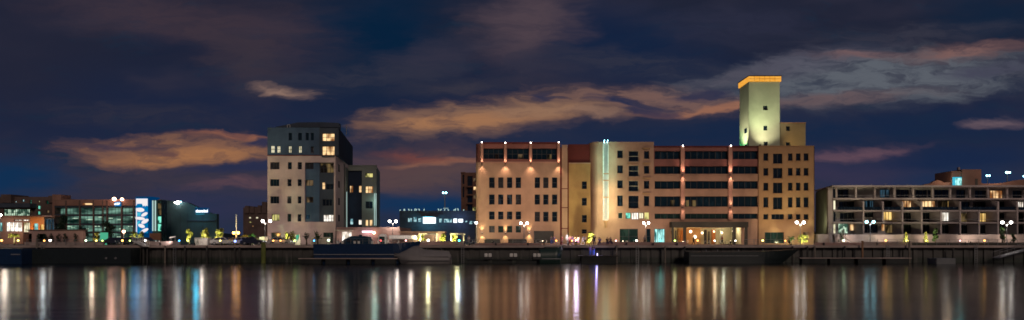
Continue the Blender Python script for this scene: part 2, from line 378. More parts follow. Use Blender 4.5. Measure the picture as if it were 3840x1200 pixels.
BL = [  # cx, cy, rx, ry, tilt, colour, strength, edge softness, texture weight
 (.06, .20, .35, .30, 0, (34, 36, 54), .8, .9, 0), (1.42, .13, .34, .26, -20, (6, 32, 58), 1., .9, 0), (2.35, .18, .45, .18, 12, (16, 33, 62), .9, .9, 0),
 (.70, .08, .62, .13, 10, (62, 50, 60), .85, .8, .3), (.92, .24, .24, .12, 35, (58, 50, 60), .7, .9, .2), (.62, .18, .17, .06, 5, (24, 32, 54), .8, .8, 0),  (1.98, .09, .22, .17, -20, (80, 66, 74), .9, .9, .2), (1.62, .22, .26, .08, -14, (52, 50, 66), .8, .9, .2), (2.75, .10, .35, .09, 0, (44, 46, 66), .7, .9, .3),
 (3.72, .06, .24, .12, 0, (14, 34, 58), .8, .9, 0),
 (1.3, .30, .45, .055, -6, (46, 48, 64), .8, .9, .5), (2.45, .24, .42, .05, 6, (48, 50, 66), .8, .9, .5), (.5, .43, .48, .05, 4, (46, 46, 62), .8, .9, .5), (2.1, .22, .3, .05, -10, (44, 46, 64), .7, .9, .4), (1.7, .33, .25, .03, -5, (60, 56, 66), .7, .9, .5), (3.4, .13, .45, .05, -3, (54, 54, 68), .8, .9, .5),  (.70, .66, .55, .10, 0, (62, 54, 66), .7, .9, .4), (2.0, .60, .9, .12, 0, (54, 52, 68), .6, .9, .3),
 # long pale bank to the right
 (3.28, .30, .74, .105, -3, (90, 95, 104), 1., .6, .5), (2.98, .24, .35, .05, -10, (84, 82, 96), .7, .7, .4), (3.62, .20, .26, .035, -4, (124, 92, 88), .95, .7, .5), (3.22, .215, .17, .02, 4, (116, 88, 88), .8, .8, .5), (3.70, .275, .20, .028, -6, (66, 66, 84), .9, .6, .5),
 (3.10, .375, .42, .028, -4, (104, 84, 86), .8, .7, .5),  # middle orange bank
 (1.86, .43, .56, .075, -7, (122, 92, 78), 1., .5, .5), (1.72, .455, .38, .034, -3, (158, 112, 80), .95, .6, .5), (2.02, .415, .30, .035, 0, (148, 112, 88), .8, .7, .5),
 (2.45, .375, .42, .060, 3, (116, 88, 82), .9, .6, .6), (2.62, .41, .30, .016, -5, (156, 106, 82), .85, .6, .4), (2.72, .29, .20, .035, -14, (80, 76, 88), .5, .8, .4), (2.22, .43, .16, .022, 4, (140, 108, 92), .7, .7, .5),
 (2.06, .362, .058, .020, 5, (40, 44, 70), .95, .5, .2), (2.33, .385, .14, .020, 8, (34, 42, 70), .95, .5, .2), (2.64, .352, .13, .026, -3, (42, 46, 72), .95, .5, .2), (2.40, .42, .10, .018, 6, (40, 44, 72), .8, .6, .2),
 (2.9, .50, 1.3, .085, -2, (20, 37, 66), .95, .75, .15),
 # small streak by itself
 (1.09, .352, .135, .021, 8, (140, 112, 100), .95, .75, .5),  # left orange bank
 (.66, .565, .47, .062, -1, (124, 88, 72), 1., .45, .5), (.72, .585, .40, .030, -2, (160, 110, 74), .95, .65, .5), (.86, .515, .18, .014, 2, (150, 96, 74), .9, .7, .4), (.62, .572, .055, .010, 3, (84, 60, 66), .8, .6, .2),  (.45, .545, .17, .013, 2, (44, 44, 70), .7, .7, .3), (.95, .625, .28, .026, -3, (38, 44, 74), .9, .6, .1), (.98, .535, .08, .014, 0, (40, 44, 72), .9, .6, .1), (.90, .682, .22, .022, -3, (94, 68, 76), .85, .8, .4),  # between the towers
 (1.58, .62, .30, .085, -4, (84, 62, 66), 1., .8, .3), (1.62, .67, .27, .085, 0, (84, 66, 68), .9, .85, .25), (1.66, .60, .20, .016, -5, (138, 94, 76), .9, .7, .5), (1.56, .585, .16, .018, 6, (112, 64, 60), .9, .8, .4), (1.62, .775, .30, .055, 0, (8, 48, 86), .95, .8, 0),  # right, low
 (3.15, .65, .34, .09, 0, (52, 48, 74), .8, .8, .2), (3.20, .575, .28, .025, -5, (100, 74, 86), .85, .8, .4), (3.74, .465, .15, .024, -4, (104, 86, 94), .85, .7, .4),  (3.58, .60, .40, .05, -3, (16, 36, 70), .7, .8, 0), (3.66, .70, .35, .07, 0, (14, 42, 78), .75, .8, 0),
 (.05, .67, .22, .08, 0, (10, 46, 82), .9, .9, 0), (.75, .76, .30, .06, 0, (46, 48, 78), .7, .9, .2),
]
c = base
for (x, y, rx, ry, a, rgb, s, soft, tw) in BL:
    mp = nt.nodes.new('ShaderNodeMapping'); mp.vector_type = 'TEXTURE'
    mp.inputs['Location'].default_value = (x, y, 0); mp.inputs['Rotation'].default_value = (0, 0, R(a)); mp.inputs['Scale'].default_value = (rx, ry, 1)
    nt.links.new(P2, mp.inputs[0])
    fl = nt.nodes.new('ShaderNodeVectorMath'); fl.operation = 'MULTIPLY'; nt.links.new(mp.outputs[0], fl.inputs[0]); fl.inputs[1].default_value = (1, 1, 0)
    ln = nt.nodes.new('ShaderNodeVectorMath'); ln.operation = 'LENGTH'; nt.links.new(fl.outputs[0], ln.inputs[0])
    soft = min(1., soft + .18)
    d = mathn(nt, 'ADD', ln.outputs['Value'], mathn(nt, 'MULTIPLY', mathn(nt, 'SUBTRACT', fine if ry < .05 else fine2, .5), .3 + 2.2 * tw))
    f = maprange(nt, d, 1 + soft * .38, 1 - soft * .9, 0, s)
    if tw: f = mathn(nt, 'MULTIPLY', f, maprange(nt, fine, .36, .58, max(0, 1 - tw * 1.25), 1.))
    c = mixc(nt, c, lin(rgb), f)
sky = nt.nodes.new('ShaderNodeTexSky'); sky.sky_type = 'NISHITA'; sky.sun_disc = False; sky.sun_elevation = R(14); sky.sun_rotation = R(200)
hs = nt.nodes.new('ShaderNodeVectorMath'); hs.operation = 'SCALE'; nt.links.new(sky.outputs[0], hs.inputs[0]); hs.inputs[3].default_value = .00022
c = mixc(nt, c, hs.outputs[0], 1.0, 'ADD')
nt.links.new(c, bg.inputs[0]); bg.inputs[1].default_value = 1.0
w.cycles.sampling_method = 'MANUAL'; w.cycles.sample_map_resolution = 512
# weak warm sun lamp added behind the camera as even fill for the facades
sl = bpy.data.lights.new('town_glow', 'SUN'); so = bpy.data.objects.new('town_glow', sl); col.objects.link(so)
sl.energy = .72; sl.color = (1, .78, .64); sl.angle = R(12)
so.rotation_euler = Vector((-.35, 1, -.45)).to_track_quat('-Z', 'Y').to_euler()
sc.view_settings.view_transform = 'Standard'; sc.view_settings.look = 'None'; sc.view_settings.exposure = 0; sc.view_settings.gamma = 1
sc.render.engine = 'CYCLES'
sc.cycles.use_denoising = True; sc.cycles.max_bounces = 5; sc.cycles.diffuse_bounces = 2; sc.cycles.glossy_bounces = 3; sc.cycles.sample_clamp_indirect = 4
sc.cycles.filter_width = 1.7
# ================================================================= setting
solo(MB().quad((-900, -40, 0), (900, -40, 0), (900, 119, 0), (-900, 119, 0)), 'water', M['water'], kind='structure')
solo(MB().quad((-4000, 121, GZ - .02), (4000, 121, GZ - .02), (4000, 6000, GZ - .02), (-4000, 6000, GZ - .02)), 'ground', M['asphalt'], kind='structure')
solo(MB().quad((-220, 118, GZ), (220, 118, GZ), (220, 134, GZ), (-220, 134, GZ)), 'promenade', M['paving'], kind='structure')
mb = MB()
for i in range(120):
    a = -3000 + i * 52; b = a + 52; y0, y1 = 2500, 3200
    h0 = 26 + 12 * math.sin(i * .31) + 8 * math.sin(i * .83 + 1); h1 = 26 + 12 * math.sin((i + 1) * .31) + 8 * math.sin((i + 1) * .83 + 1)
    mb.quad((a, y0, 2), (b, y0, 2), (b, y1, h1), (a, y1, h0))
solo(mb, 'hills', M['leafdark'], kind='structure')
# ================================================================= west wing of the converted warehouse
G = M['glass']
def rows(cols, rws, mat=None, nx=1, nz=1):
    return [(a, c, b, d, mat or G, nx, nz) for c, d in rws for a, b in cols]
west = Bld('warehouse_building', 'tan converted warehouse wing with red glazed attic and a tall dark roller door', 'building', 133, 1950)
Y = 133
low4 = [(1834, 1855), (1868, 1888), (1901, 1921), (1934, 1954)]; low3 = [(2005, 2025), (2037, 2057), (2070, 2090)]
wins = rows(low4, [(665, 705), (729, 767), (793, 823)], G, 1, 2) + rows(low4, [(847, 872)], M['glassgreen'], 1, 2) + rows(low3, [(665, 705), (729, 767), (794, 831)], G, 1, 2)
wins = [(w[:4] + (M['glasscurt'],) + w[5:]) if i in (1, 7, 12, 17, 22) else w for i, w in enumerate(wins)]
wins += [(1818, 896, 1876, 911, M['louver'], 6, 1), (1906, 896, 1975, 911, M['louver'], 7, 1)]
west.facade(1800, 609, 2100, None, M['tan'], wins + [(2002, 866, 2077, 912, M['louver'], 1, 6)])
west.facade(1804, 537, 2100, 609, M['red'], [(1812, 556, 1889, 596, M['glassblue'], 4, 2), (1901, 556, 1983, 597, M['glassblue'], 4, 2), (1995, 556, 2088, 598, M['glassblue'], 5, 2)], name='attic_wall', dy=.02, depth=.6)
for (a, b, c, d, mt) in ((1856, 576, 1872, 595, 'w_dim'), (1943, 576, 1962, 595, 'w_dim'), (2052, 577, 2070, 596, 'w_brown')):   # blinds seen through the attic glass
    part(MB().quad(*[(X(u, Y), Y + .56, Z(v, Y)) for u, v in ((a, d), (c, d), (c, b), (a, b))]), 'blind', M[mt], west.root)
for q, top in ((1807, 536), (1895, 538), (1990, 538), (2095, 536)):
    p = west.box(q - 5, top, q + 5, 608, 'pilaster', M['redpale'], -.32, -.003, .03)
    c = part(MB().ball((X(q, Y), Y - .25, Z(top - 2, Y)), .10), 'lamp', M['lens'], p)
west.box(1800, 606, 2100, 611, 'cornice', M['redpale'], -.14, -.003)
west.box(1806, 533, 2098, 538, 'coping', M['maroon'], -.2, .3)
# rounded west corner
rr = .85; xc = X(1800, Y); pts = [(xc - rr * math.sin(t), Y + rr - rr * math.cos(t)) for t in [i * math.pi / 16 for i in range(9)]]
cmb = MB()
for (a, b), (c, d) in zip(pts, pts[1:]): cmb.quad((c, d, GZ), (a, b, GZ), (a, b, Z(609, Y)), (c, d, Z(609, Y)))
part(cmb, 'corner_wall', M['tan'], west.root, True)
cmb = MB()
for (a, b), (c, d) in zip(pts, pts[1:]): cmb.quad((c, d + .1, Z(609, Y)), (a, b + .02, Z(609, Y)), (a, b + .02, Z(538, Y)), (c, d + .1, Z(538, Y)))
part(cmb, 'attic_corner', M['red'], west.root, True)
for q, t0 in ((1798, 540), (1791, 551), (1786, 560)):
    part(MB().box(X(q - 2, Y), X(q + 1, Y), Y + (1800 - q) * .06, Y + (1800 - q) * .06 + .3, Z(607, Y), Z(t0, Y)), 'fin', M['redpale'], west.root)
west.shell([(xc, Y), (X(2100, Y), Y), (X(2100, Y), Y + 24), (xc - rr, Y + 24), (xc - rr, Y + rr)], Z(538, Y), M['tan'], M['roof'])
# pier, downpipes and the set-back link
west.facade(2107, 545, 2128, None, M['tan'], [], name='pier', dy=-.1)
for a, b in ((2100, 2107), (2128, 2133)):
    west.box(a, 552, b, None if a == 2100 else 872, 'downpipe', M['maroon'], .02, .5)
for q in (706, 777, 855): west.box(2107, q, 2128, q + 3, 'joint_band', M['maroon'], -.13, -.103)
west.facade(2133, 612, 2215, None, M['ochre'], rows([(2182, 2201)], [(680, 709), (742, 771), (806, 834), (860, 876)], G, 1, 2), dy=.25)
west.facade(2130, 541, 2215, 610, M['maroon'], [], name='attic_wall', dy=.6)
west.box(2133, 610, 2215, 614, 'ledge', M['tan'], .1, .7)
west.box(2107, 543, 2128, 546, 'coping', M['tan'], -.12, .3)
for q in (1808, 1896, 1984):      # wall washers low on the facade
    s = west.box(q - 3, 872, q + 3, 876, 'wall_lamp', M['black'], -.34, -.003)
    x, z = X(q, Y), Z(874, Y)
    part(MB().box(x - .1, x + .1, Y - .3, Y - .08, z + .12, z + .14), 'lens', M['lenssoft'], s)
    lamp('SPOT', s, (x, Y - .36, z + .2), 330, (1, .74, .36), (x, Y + .1, z + 3.5), 75, .9, .08)
    lamp('SPOT', s, (x, Y - .36, z - .15), 260, (1, .78, .38), (x, Y + .1, z - 3), 85, .9, .08)
for q, e in ((1807, 150), (1895, 240), (1990, 240), (2095, 240)):     # downlights on the pilaster heads
    s = west.box(q - 2, 612, q + 2, 615, 'wall_lamp', M['black'], -.6, -.003)
    x, z = X(q, Y), Z(614, Y)
    lamp('SPOT', s, (x, Y - .62, z + .1), e * .6, (1, .60, .42), (x, Y + .1, z + 3.2), 90, .9, .1)
    lamp('SPOT', s, (x, Y - .62, z - .2), e * 1.6, (1, .66, .42), (x, Y + .3, z - 5), 100, 1, .12)
# ================================================================= central block: curved corner, ribbon windows, ochre end bay
ctr = Bld('office_building', 'long tan waterfront block with curved corner, tall light column and ribbon windows', 'building', 132, 2450)
Y = 132
c1 = [(2315, 2336, a, b) for a, b in ((564, 593), (620, 650), (676, 706), (733, 773))]
c2 = [(2357, 2395, a, b) for a, b in ((566, 606), (620, 662), (677, 718), (734, 781))]
c3 = [(2415, 2435, a, b) for a, b in ((566, 596), (622, 652), (678, 708), (735, 773))]
wins = [(a, c, b, d, G, 1, 1, M['frame'], M['tan']) for a, b, c, d in c1 + c3] + [(a, c, b, d, G, 1, 2, M['cream'] if c < 730 else M['frame'], M['tan']) for a, b, c, d in c2]
wins += [(2318, 797, 2335, 820, M['glassgreen'], 1, 1, M['cream']), (2346, 797, 2366, 820, M['w_green'], 2, 1), (2369, 797, 2395, 823, M['w_white'], 3, 1), (2397, 797, 2414, 820, M['w_cream'], 2, 1), (2417, 797, 2434, 822, M['w_yellow'], 1, 1),
         (2324, 858, 2393, None, M['glassgreen'], 2, 2), (2424, 858, 2440, None, M['glassblue'], 1, 2), (2454, 858, 2494, None, M['w_teal'], 3, 1)]
wins = [tuple(915 if v is None else v for v in w) for w in wins]
XR = 2244
ctr.facade(XR, 532, 2452, None, M['tan'], wins[:-1] )
xr = X(XR, Y); rx, ry = xr - X(2213, Y), 2.6
pts = [(xr - rx * math.sin(t), Y + ry - ry * math.cos(t)) for t in [i * math.pi / 24 for i in range(13)]]
cmb = MB()
for (a, b), (c, d) in zip(pts, pts[1:]): cmb.quad((c, d, GZ), (a, b, GZ), (a, b, Z(532, Y)), (c, d, Z(532, Y)))
part(cmb, 'corner_wall', M['tan'], ctr.root, True)
# hoods over the narrow windows and cornice over the wide ones
for a, b, c, d in c3: ctr.box(a - 4, c - 12, b + 4, c - 8, 'window_hood', M['tan2'], -.35, -.003)
for a, b, c, d in c2: ctr.box(a - 2, d + 1, b + 2, d + 5, 'balconet_ledge', M['tan'], -.4, -.003)
# tall light column on the curve
lc = ctr.box(2261, 536, 2282, 826, 'light_column', M['whitep'], -.22, -.003)
part(MB().box(X(2264.5, Y), X(2278.5, Y), Y - .27, Y - .223, Z(824, Y), Z(541, Y)), 'led_panel', M['led'], lc)  # glowing face standing in for the light thrown up the column
for a_, b_, e_, c_ in ((540, 690, 62, (.42, 1, .74)), (690, 822, 120, (1, .95, .55))):      # area lights added in front of the wall to make the column's halo
    for s_ in (-1, 1):
        q_ = 2271.5 + s_ * 20; l_ = lamp('AREA', lc, (X(q_, Y), Y - 1.6, (Z(a_, Y) + Z(b_, Y)) / 2), e_, c_, (X(q_ + s_ * 6, Y), Y, (Z(a_, Y) + Z(b_, Y)) / 2))
        l_.data.shape = 'RECTANGLE'; l_.data.size = .12; l_.data.size_y = Z(a_, Y) - Z(b_, Y)
x, z = X(2271.5, Y), Z(828, Y)
part(MB().xz([(x - .55, z + .1), (x + .55, z + .1), (x + .2, z - .5), (x + .18, z - 1.4), (x - .18, z - 1.4), (x - .2, z - .5)], Y - .7, Y - .003), 'uplight_bracket', M['tan2'], lc)
for q in (650, 675, 738): part(MB().box(x - .5, x + .5, Y - .5, Y - .223, Z(q + 4, Y), Z(q, Y)), 'bracket', M['tan2'], lc)
part(MB().box(x - .3, x + .3, Y - .68, Y - .35, z + .1, z + .14), 'lens', M['lenssoft'], lc)
lamp('SPOT', lc, (x, Y - 1.0, z + .15), 2600, (1, .93, .55), (x, Y - .25, z + 9), 30, 1, .1)
lamp('SPOT', lc, (x, Y - .75, z + .15), 420, (1, .95, .6), (x, Y - .1, z + 4), 50, 1, .1)
zt = Z(528, Y)
for k in (-.35, .3):
    part(MB().tube([(x + k, Y - .1, zt - .4), (x + k, Y - .5, zt), (x + k, Y - .7, zt)], .04).ball((x + k, Y - .7, zt), .08), 'top_lamp', M['lenscool'], lc)
lamp('SPOT', lc, (x, Y - .95, zt), 2200, (.38, .95, .72), (x, Y - .3, zt - 9), 36, 1, .1)
# ribbon-window part
gl = M['glassblue']
def strip(a, b, c, d, n): return (a, c, b, d, gl, n, 1)
bays = ((2455, 2552, 4), (2569, 2731, 7), (2748, 2842, 4))
ctr.facade(2452, 550, 2845, 652, M['red'], [strip(a, b, c, d, n) for a, b, n in bays for c, d in ((566, 597), (623, 651.9))], name='attic_wall', dy=.12, depth=.5)
ww = [strip(a, b, c, d, n) for a, b, n in bays for c, d in ((679, 708), (736, 775), (801, 821))]
ww = [(w[:4] + (M['glassgreen'],) + w[5:]) if i in (2, 5) else w for i, w in enumerate(ww)]
shop = [(2454, 858, 2494, 915, M['w_teal'], 3, 1)]
ctr.facade(2452, 652, 2845, None, M['tan'], ww + shop + [(2516, 854, 2779, 915, M['black'])], dy=.02, depth=.5)
for w in list(ctr.root.children):
    if w.name.startswith('window') and w.data.materials[0] == M['black']: bpy.data.objects.remove(w)
for (a, b) in ((2514, 2532), (2574, 2586), (2594, 2612)): part(MB().quad(*[(X(u, Y), Y + .47, Z(v, Y)) for u, v in ((a, 774), (b, 774), (b, 750), (a, 750))]), 'blind', M['w_brown'], ctr.root)
for q in (2560, 2739):
    p = ctr.box(q - 7, 549, q + 7, 825, 'pilaster', M['redpale'], -.25, -.003, .03)
    part(MB().ball((X(q, Y), Y - .3, Z(547, Y)), .11), 'lamp', M['lens'], p)
    for zz, e, cc in ((652, 260, (1, .58, .42)), (775, 130, (1, .70, .48))):
        s = ctr.box(q - 3, zz + 2, q + 3, zz + 5, 'wall_lamp', M['black'], -.6, -.253)
        lamp('SPOT', s, (X(q, Y), Y - .75, Z(zz, Y) + .1), e, cc, (X(q, Y), Y, Z(zz, Y) + 3.2), 95, 1, .1)
        lamp('SPOT', s, (X(q, Y), Y - .75, Z(zz + 6, Y) - .1), e * .7, (1, .66, .46), (X(q, Y), Y, Z(zz, Y) - 3.), 95, 1, .1)
for c in (653, 709, 776): ctr.box(2453, c, 2844, c + 3, 'ledge', M['tan'], -.12, -.003)
ctr.box(2452, 547, 2846, 551, 'coping', M['maroon'], -.1, .4)
# ochre end bay
cols5 = [(2863, 2881), (2955, 2972), (2985, 3002), (3014, 3032)]; r4 = [(575, 603), (630, 659), (685, 715), (740, 778), (803, 823)]
wins = [w + (M['frame'], M['tan2']) for w in rows(cols5, r4, G, 1, 1)] + [(2899, c, 2934, d, G, 2, 1, M['frame'], M['tan2']) for c, d in ((576, 614), (630, 669), (685, 725), (740, 785))] + [(2893, 803, 2940, 823, G, 3, 1)]
wins += [(2827, 871, 2838, 912, M['glass'], 1, 1), (2842, 870, 2866, 912, M['w_yellow'], 1, 1), (2868, 871, 2940, 912, M['glassgreen'], 3, 1), (3012, 871, 3032, 908, M['w_dim'], 1, 1)]
ctr.facade(2845, 548, 3052, None, M['tan2'], [w for w in wins if w[0] > 2845], dy=-.25)
ctr.box(2845, 546, 3053, 549, 'coping', M['tan2'], -.35, .3)
# dark canopy frame and the lit restaurant behind it
part(MB().box(X(2510, Y), X(2792, Y), Y - 2.2, Y - .05, Z(853, Y), Z(833, Y)), 'canopy', M['grey'], ctr.root)
for a, b in ((2510, 2517), (2553, 2563), (2736, 2746), (2780, 2790)):
    part(MB().box(X(a, Y), X(b, Y), Y - 2.1, Y - 1.7, GZ, Z(853, Y)), 'canopy_post', M['grey'], ctr.root)
x0, x1, zc = X(2516, Y), X(2779, Y), Z(854, Y)
warmwall = plaster('restaurant_wall', (.62, .36, .17), stain=.35, bump=0); M['creamwall'] = plaster('restaurant_cream_wall', (.7, .62, .42), stain=.2, bump=0)
room = MB().quad((x0, Y + 5, GZ), (x1, Y + 5, GZ), (x1, Y + 5, zc), (x0, Y + 5, zc)).quad((x0, Y, zc), (x1, Y, zc), (x1, Y + 5, zc), (x0, Y + 5, zc)).quad((x0, Y, GZ), (x0, Y + 5, GZ), (x0, Y + 5, zc), (x0, Y, zc)).quad((x1, Y, GZ), (x1, Y + 5, GZ), (x1, Y + 5, zc), (x1, Y, zc))
part(room, 'restaurant_room', M['creamwall'], ctr.root)
part(MB().box(X(2563, Y), X(2650, Y), Y + 4.4, Y + 4.9, GZ, zc - .05), 'feature_wall', warmwall, ctr.root)
for a, b, m_, dd in ((2566, 2578, 'orange', 3.), (2655, 2664, 'black', 2.5), (2668, 2674, 'grey', 2.2), (2686, 2700, 'orange', 3.), (2712, 2716, 'cream', 2.), (2544, 2548, 'grey', 2.4), (2760, 2763, 'grey', 2.), (2524, 2540, 'ochre', 3.4)):
    part(MB().box(X(a, Y), X(b, Y), Y + dd, Y + dd + .3, GZ, zc - .3 - rnd.random() * .6), 'room_screen', M[m_], ctr.root)
for q, zz, r_ in ((2601, 868, .3), (2617, 888, .36), (2645, 873, .24), (2532, 866, .2), (2720, 872, .2), (2763, 866, .2), (2690, 868, .18)):
    p = part(MB().ball((X(q, Y), Y + 2.2, Z(q * 0 + zz, Y)), r_), 'pendant_lamp', M['lenswarmsoft'] if 'lenswarmsoft' in M else M['lenssoft'], ctr.root)
    part(MB().tube([(X(q, Y), Y + 2.2, Z(zz, Y) + r_), (X(q, Y), Y + 2.2, zc)], .02, 5), 'cord', M['black'], p)
for q, cc in ((2533, (1, .85, .5)), (2590, (1, .55, .2)), (2630, (1, .55, .2)), (2690, (1, .72, .4)), (2722, (.9, .95, .7)), (2762, (1, .92, .65))):
    lamp('POINT', ctr.root, (X(q, Y), Y + 1.6, zc - .5), 75, cc, size=.25)
# body of the block
ctr.shell([(pts[-1][0], Y + ry), (X(3052, Y), Y - .25), (X(3052, Y), Y + 24), (pts[-1][0], Y + 24)], Z(549, Y), M['tan2'], M['roof'])
part(MB().box(pts[-1][0] + .1, X(2452, Y), Y + ry, Y + 8, Z(549, Y), Z(532, Y)), 'parapet', M['tan'], ctr.root)
part(MB().box(X(XR, Y), X(2452, Y), Y + .003, Y + ry - .003, Z(549, Y), Z(532, Y)), 'parapet', M['tan'], ctr.root)
# ================================================================= silo tower standing on the block
tw = Bld('silo_tower', 'pale green concrete silo tower with glowing orange band round its top', 'tower', 139, 2850)
Y = 139
tw.facade(2808, 287, 2924, 560, M['silo'], [(2862, 395, 2879, 413, M['glass']), (2863, 471, 2879, 489, M['glass']), (2864, 531, 2879, 546, M['glass'])])
Yb = 144.6
xa, xb = X(2808, Y), X(2776, Yb)
lw = MB().quad((xb, Yb, Z(560, Y)), (xa, Y, Z(560, Y)), (xa, Y, Z(287, Y)), (xb, Yb, Z(287, Y)))
part(lw, 'wall', M['silo'], tw.root)
zt = Z(290, Y)
part(MB().prism([(xa, Y + .003), (X(2924, Y), Y + .003), (X(2924, Y), Y + 6), (xb, Y + 6), (xb, Yb)], Z(560, Y), zt, skip=(0, 4)), 'wall', M['silo'], tw.root)
def on_left(u, z): # point on the raked left face, u in 0..1 from the front corner
    return Vector((xa + (xb - xa) * u, Y + (Yb - Y) * u, z))
for c, d in ((476, 494), (537, 552)):
    q = [on_left(.2, Z(d, Y)), on_left(.48, Z(d, Y)), on_left(.48, Z(c, Y)), on_left(.2, Z(c, Y))]
    nrm = Vector((-(Yb - Y), -(xa - xb), 0)).normalized() * .04
    part(MB().quad(*[p + nrm for p in q]), 'window', M['glass'], tw.root)
capb, capt = Z(306, Y), Z(287, Y)
o_ = .22
part(MB().prism([(xa - o_ * .3, Y - o_), (X(2924, Y) + o_, Y - o_), (X(2924, Y) + o_, Y + 6.2), (xb - o_, Y + 6.2), (xb - o_, Yb - .1)], capb, capt), 'light_band', M['capglow'], tw.root)
part(MB().prism([(xa - o_ * .6, Y - o_ - .1), (X(2924, Y) + o_ + .1, Y - o_ - .1), (X(2924, Y) + o_ + .1, Y + 6.4), (xb - o_ - .1, Y + 6.4), (xb - o_ - .1, Yb - .1)], capt, capt + .18), 'roof', M['roof'], tw.root)
for i in range(1, 6):
    q = 2808 + i * 116 / 6; part(MB().box(X(q, Y) - .02, X(q, Y) + .02, Y - o_ - .03, Y - o_ - .003, capb, capt), 'panel_joint', M['orange'], tw.root)
part(MB().box(X(2809, Y), X(2924, Y), Y - o_ - .05, Y - o_ - .003, Z(297, Y), Z(296, Y)), 'panel_joint', M['orange'], tw.root)
tw.facade(2924, 461, 3021, 560, M['silowing'], [(2948, 473, 2963, 491, M['glass']), (2948, 534, 2963, 548, M['glass'])], name='wall', dy=.3)  # wing front in a darker, browner silo colour: its dimness is painted in
part(MB().prism([(X(2924, Y), Y + .303), (X(3021, Y), Y + .303), (X(3021, Y), Y + 6), (X(2924, Y), Y + 6)], Z(560, Y), Z(462, Y), skip=(0, 3)), 'wall', M['silo'], tw.root)
tw.box(2924, 459, 3023, 462, 'coping', M['tan2'], .2, 6)
# roof floodlights that wash the tower
def flood(label, loc, target, power, c, angle=60, blend=.8, group=None, lens='lenssoft', name='floodlight', s=.22):
    t = thing(name, label, 'floodlight', loc, group)
    l = Vector(loc); d = (Vector(target) - l).normalized()
    part(MB().box(l.x - s, l.x + s, l.y - s * .8, l.y + s * .8, l.z, l.z + .12).tube([l + Vector((0, 0, .1)), l + Vector((0, 0, .4))], .05), 'stand', M['black'], t)
    h = l + Vector((0, 0, .5))
    hd = MB(); hd.tube([h - d * .16, h + d * .12], [s * .7, s], 10); part(hd, 'lamp_housing', M['black'], t)
    ln = MB(); ln.tube([h + d * .121, h + d * .13], [s * .9, s * .9], 10); part(ln, 'lens', M[lens], t)
    lamp('SPOT', t, h + d * .2, power, c, Vector(target), angle, blend, .12)
    return t
zr = Z(549, 132) - .2
flood('white floodlight on the roof at the foot of the silo tower', (X(2871, 134.6), 134.6, zr), (X(2871, Y), Y, zr + 5.2), 2900, (1, .90, .64), 76, 1)
flood('second white floodlight on the roof throwing light to the silo tower top', (X(2850, 132.9), 132.9, zr), (X(2866, Y), Y, zr + 9.5), 4200, (.80, 1, .58), 60, 1)
flood('green tinted floodlight on the roof beside the silo tower left face', (X(2762, 137.5), 137.5, zr), (xb, Yb, zr + 2.0), 2600, (.1, 1, .4), 64, 1)
flood('small floodlight on the roof lighting the silo tower left face', (X(2742, 140.5), 140.5, zr), (49.4, 141.6, zr + 5.5), 3600, (1, .95, .66), 84, 1)
flood('amber floodlight on the roof below the low wing of the silo tower', (X(2975, 135), 135, zr), (X(2990, Y), Y, zr + 3), 600, (1, .62, .25), 85, 1)
# quay floodlights added to brighten the facades
for i, (q, tq, tz, e, cc, an, lb) in enumerate([
    (1850, 1860, 9, 3700, (1, .70, .46), 75, 'quay floodlight below the left half of the red attic wing'),
    (2040, 2030, 9, 3300, (1, .70, .46), 75, 'quay floodlight opposite the dark roller door'),
    (2160, 2165, 7, 1500, (1, .62, .26), 60, 'quay floodlight facing the narrow ochre link wall'),
    (2330, 2360, 8, 3000, (1, .72, .48), 75, 'quay floodlight facing the curved corner windows'),
    (2560, 2560, 7, 1900, (1, .66, .46), 80, 'quay floodlight left of the lit restaurant canopy'),
    (2740, 2740, 7, 1900, (1, .66, .46), 80, 'quay floodlight right of the lit restaurant canopy'),
    (2960, 2950, 8, 2500, (1, .66, .34), 75, 'quay floodlight facing the ochre end bay')]):
    flood(lb, (X(q, 119.5), 119.5, GZ), (X(tq, 132), 132, GZ + tz), e, cc, an, 1, 'floodlights along the quay edge')
# ================================================================= white and slate tower block
Y = 135
tb = Bld('tower_block', 'tall white and slate blue apartment tower with lit corner bay windows', 'building', Y, 1130)
xl, xf = X(1003, Y), X(1258, Y)
zs, zt = Z(583, Y), Z(478, Y)
dark = rows([(1082, 1095), (1118, 1132), (1146, 1158), (1165, 1177)], [(498, 526)], M['glassblue'], 1, 1) + [(1165, 549, 1177, 575, M['glasscurt'], 1, 1)]
litw = [(a, c, b, d, M['w_cream'], 2, 2) for a, b, c, d in ((1015, 1029, 546, 573), (1038, 1051, 547, 573), (1081, 1093, 547, 573), (1119, 1131, 547, 573))]
tb.facade(1003, 478, 1198, 583, M['slate'], dark + litw, name='upper_wall', dy=.05)
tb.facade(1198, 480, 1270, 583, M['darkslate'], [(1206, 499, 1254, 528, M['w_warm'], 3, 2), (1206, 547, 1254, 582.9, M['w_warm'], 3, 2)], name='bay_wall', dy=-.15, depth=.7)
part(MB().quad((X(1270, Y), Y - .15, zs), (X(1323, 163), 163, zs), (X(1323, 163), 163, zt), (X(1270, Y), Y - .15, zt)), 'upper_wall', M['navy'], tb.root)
w1 = [(1013, 608, 1048, 635, M['glasscurt'], 3, 1), (1079, 608, 1094, 635, M['glassblue'], 1, 2), (1116, 608, 1132, 635, M['glass'], 1, 3), (1013, 672, 1047, 698, M['glassblue'], 3, 1), (1078, 672, 1093, 698, M['glass'], 1, 2), (1116, 672, 1131, 698, M['glass'], 1, 2),
      (1013, 736, 1047, 763, M['glass'], 3, 1), (1077, 736, 1093, 763, M['glasscurt'], 1, 2), (1116, 736, 1130, 763, M['glass'], 1, 2), (1018, 803, 1048, 828, M['w_yellow'], 3, 1), (1078, 802, 1092, 831, M['glassgreen'], 1, 2), (1116, 803, 1130, 831, M['glass'], 1, 2), (1017, 872, 1052, 895, M['glassgreen'], 2, 1)]
tb.facade(1003, 583, 1143, None, M['white'], w1)
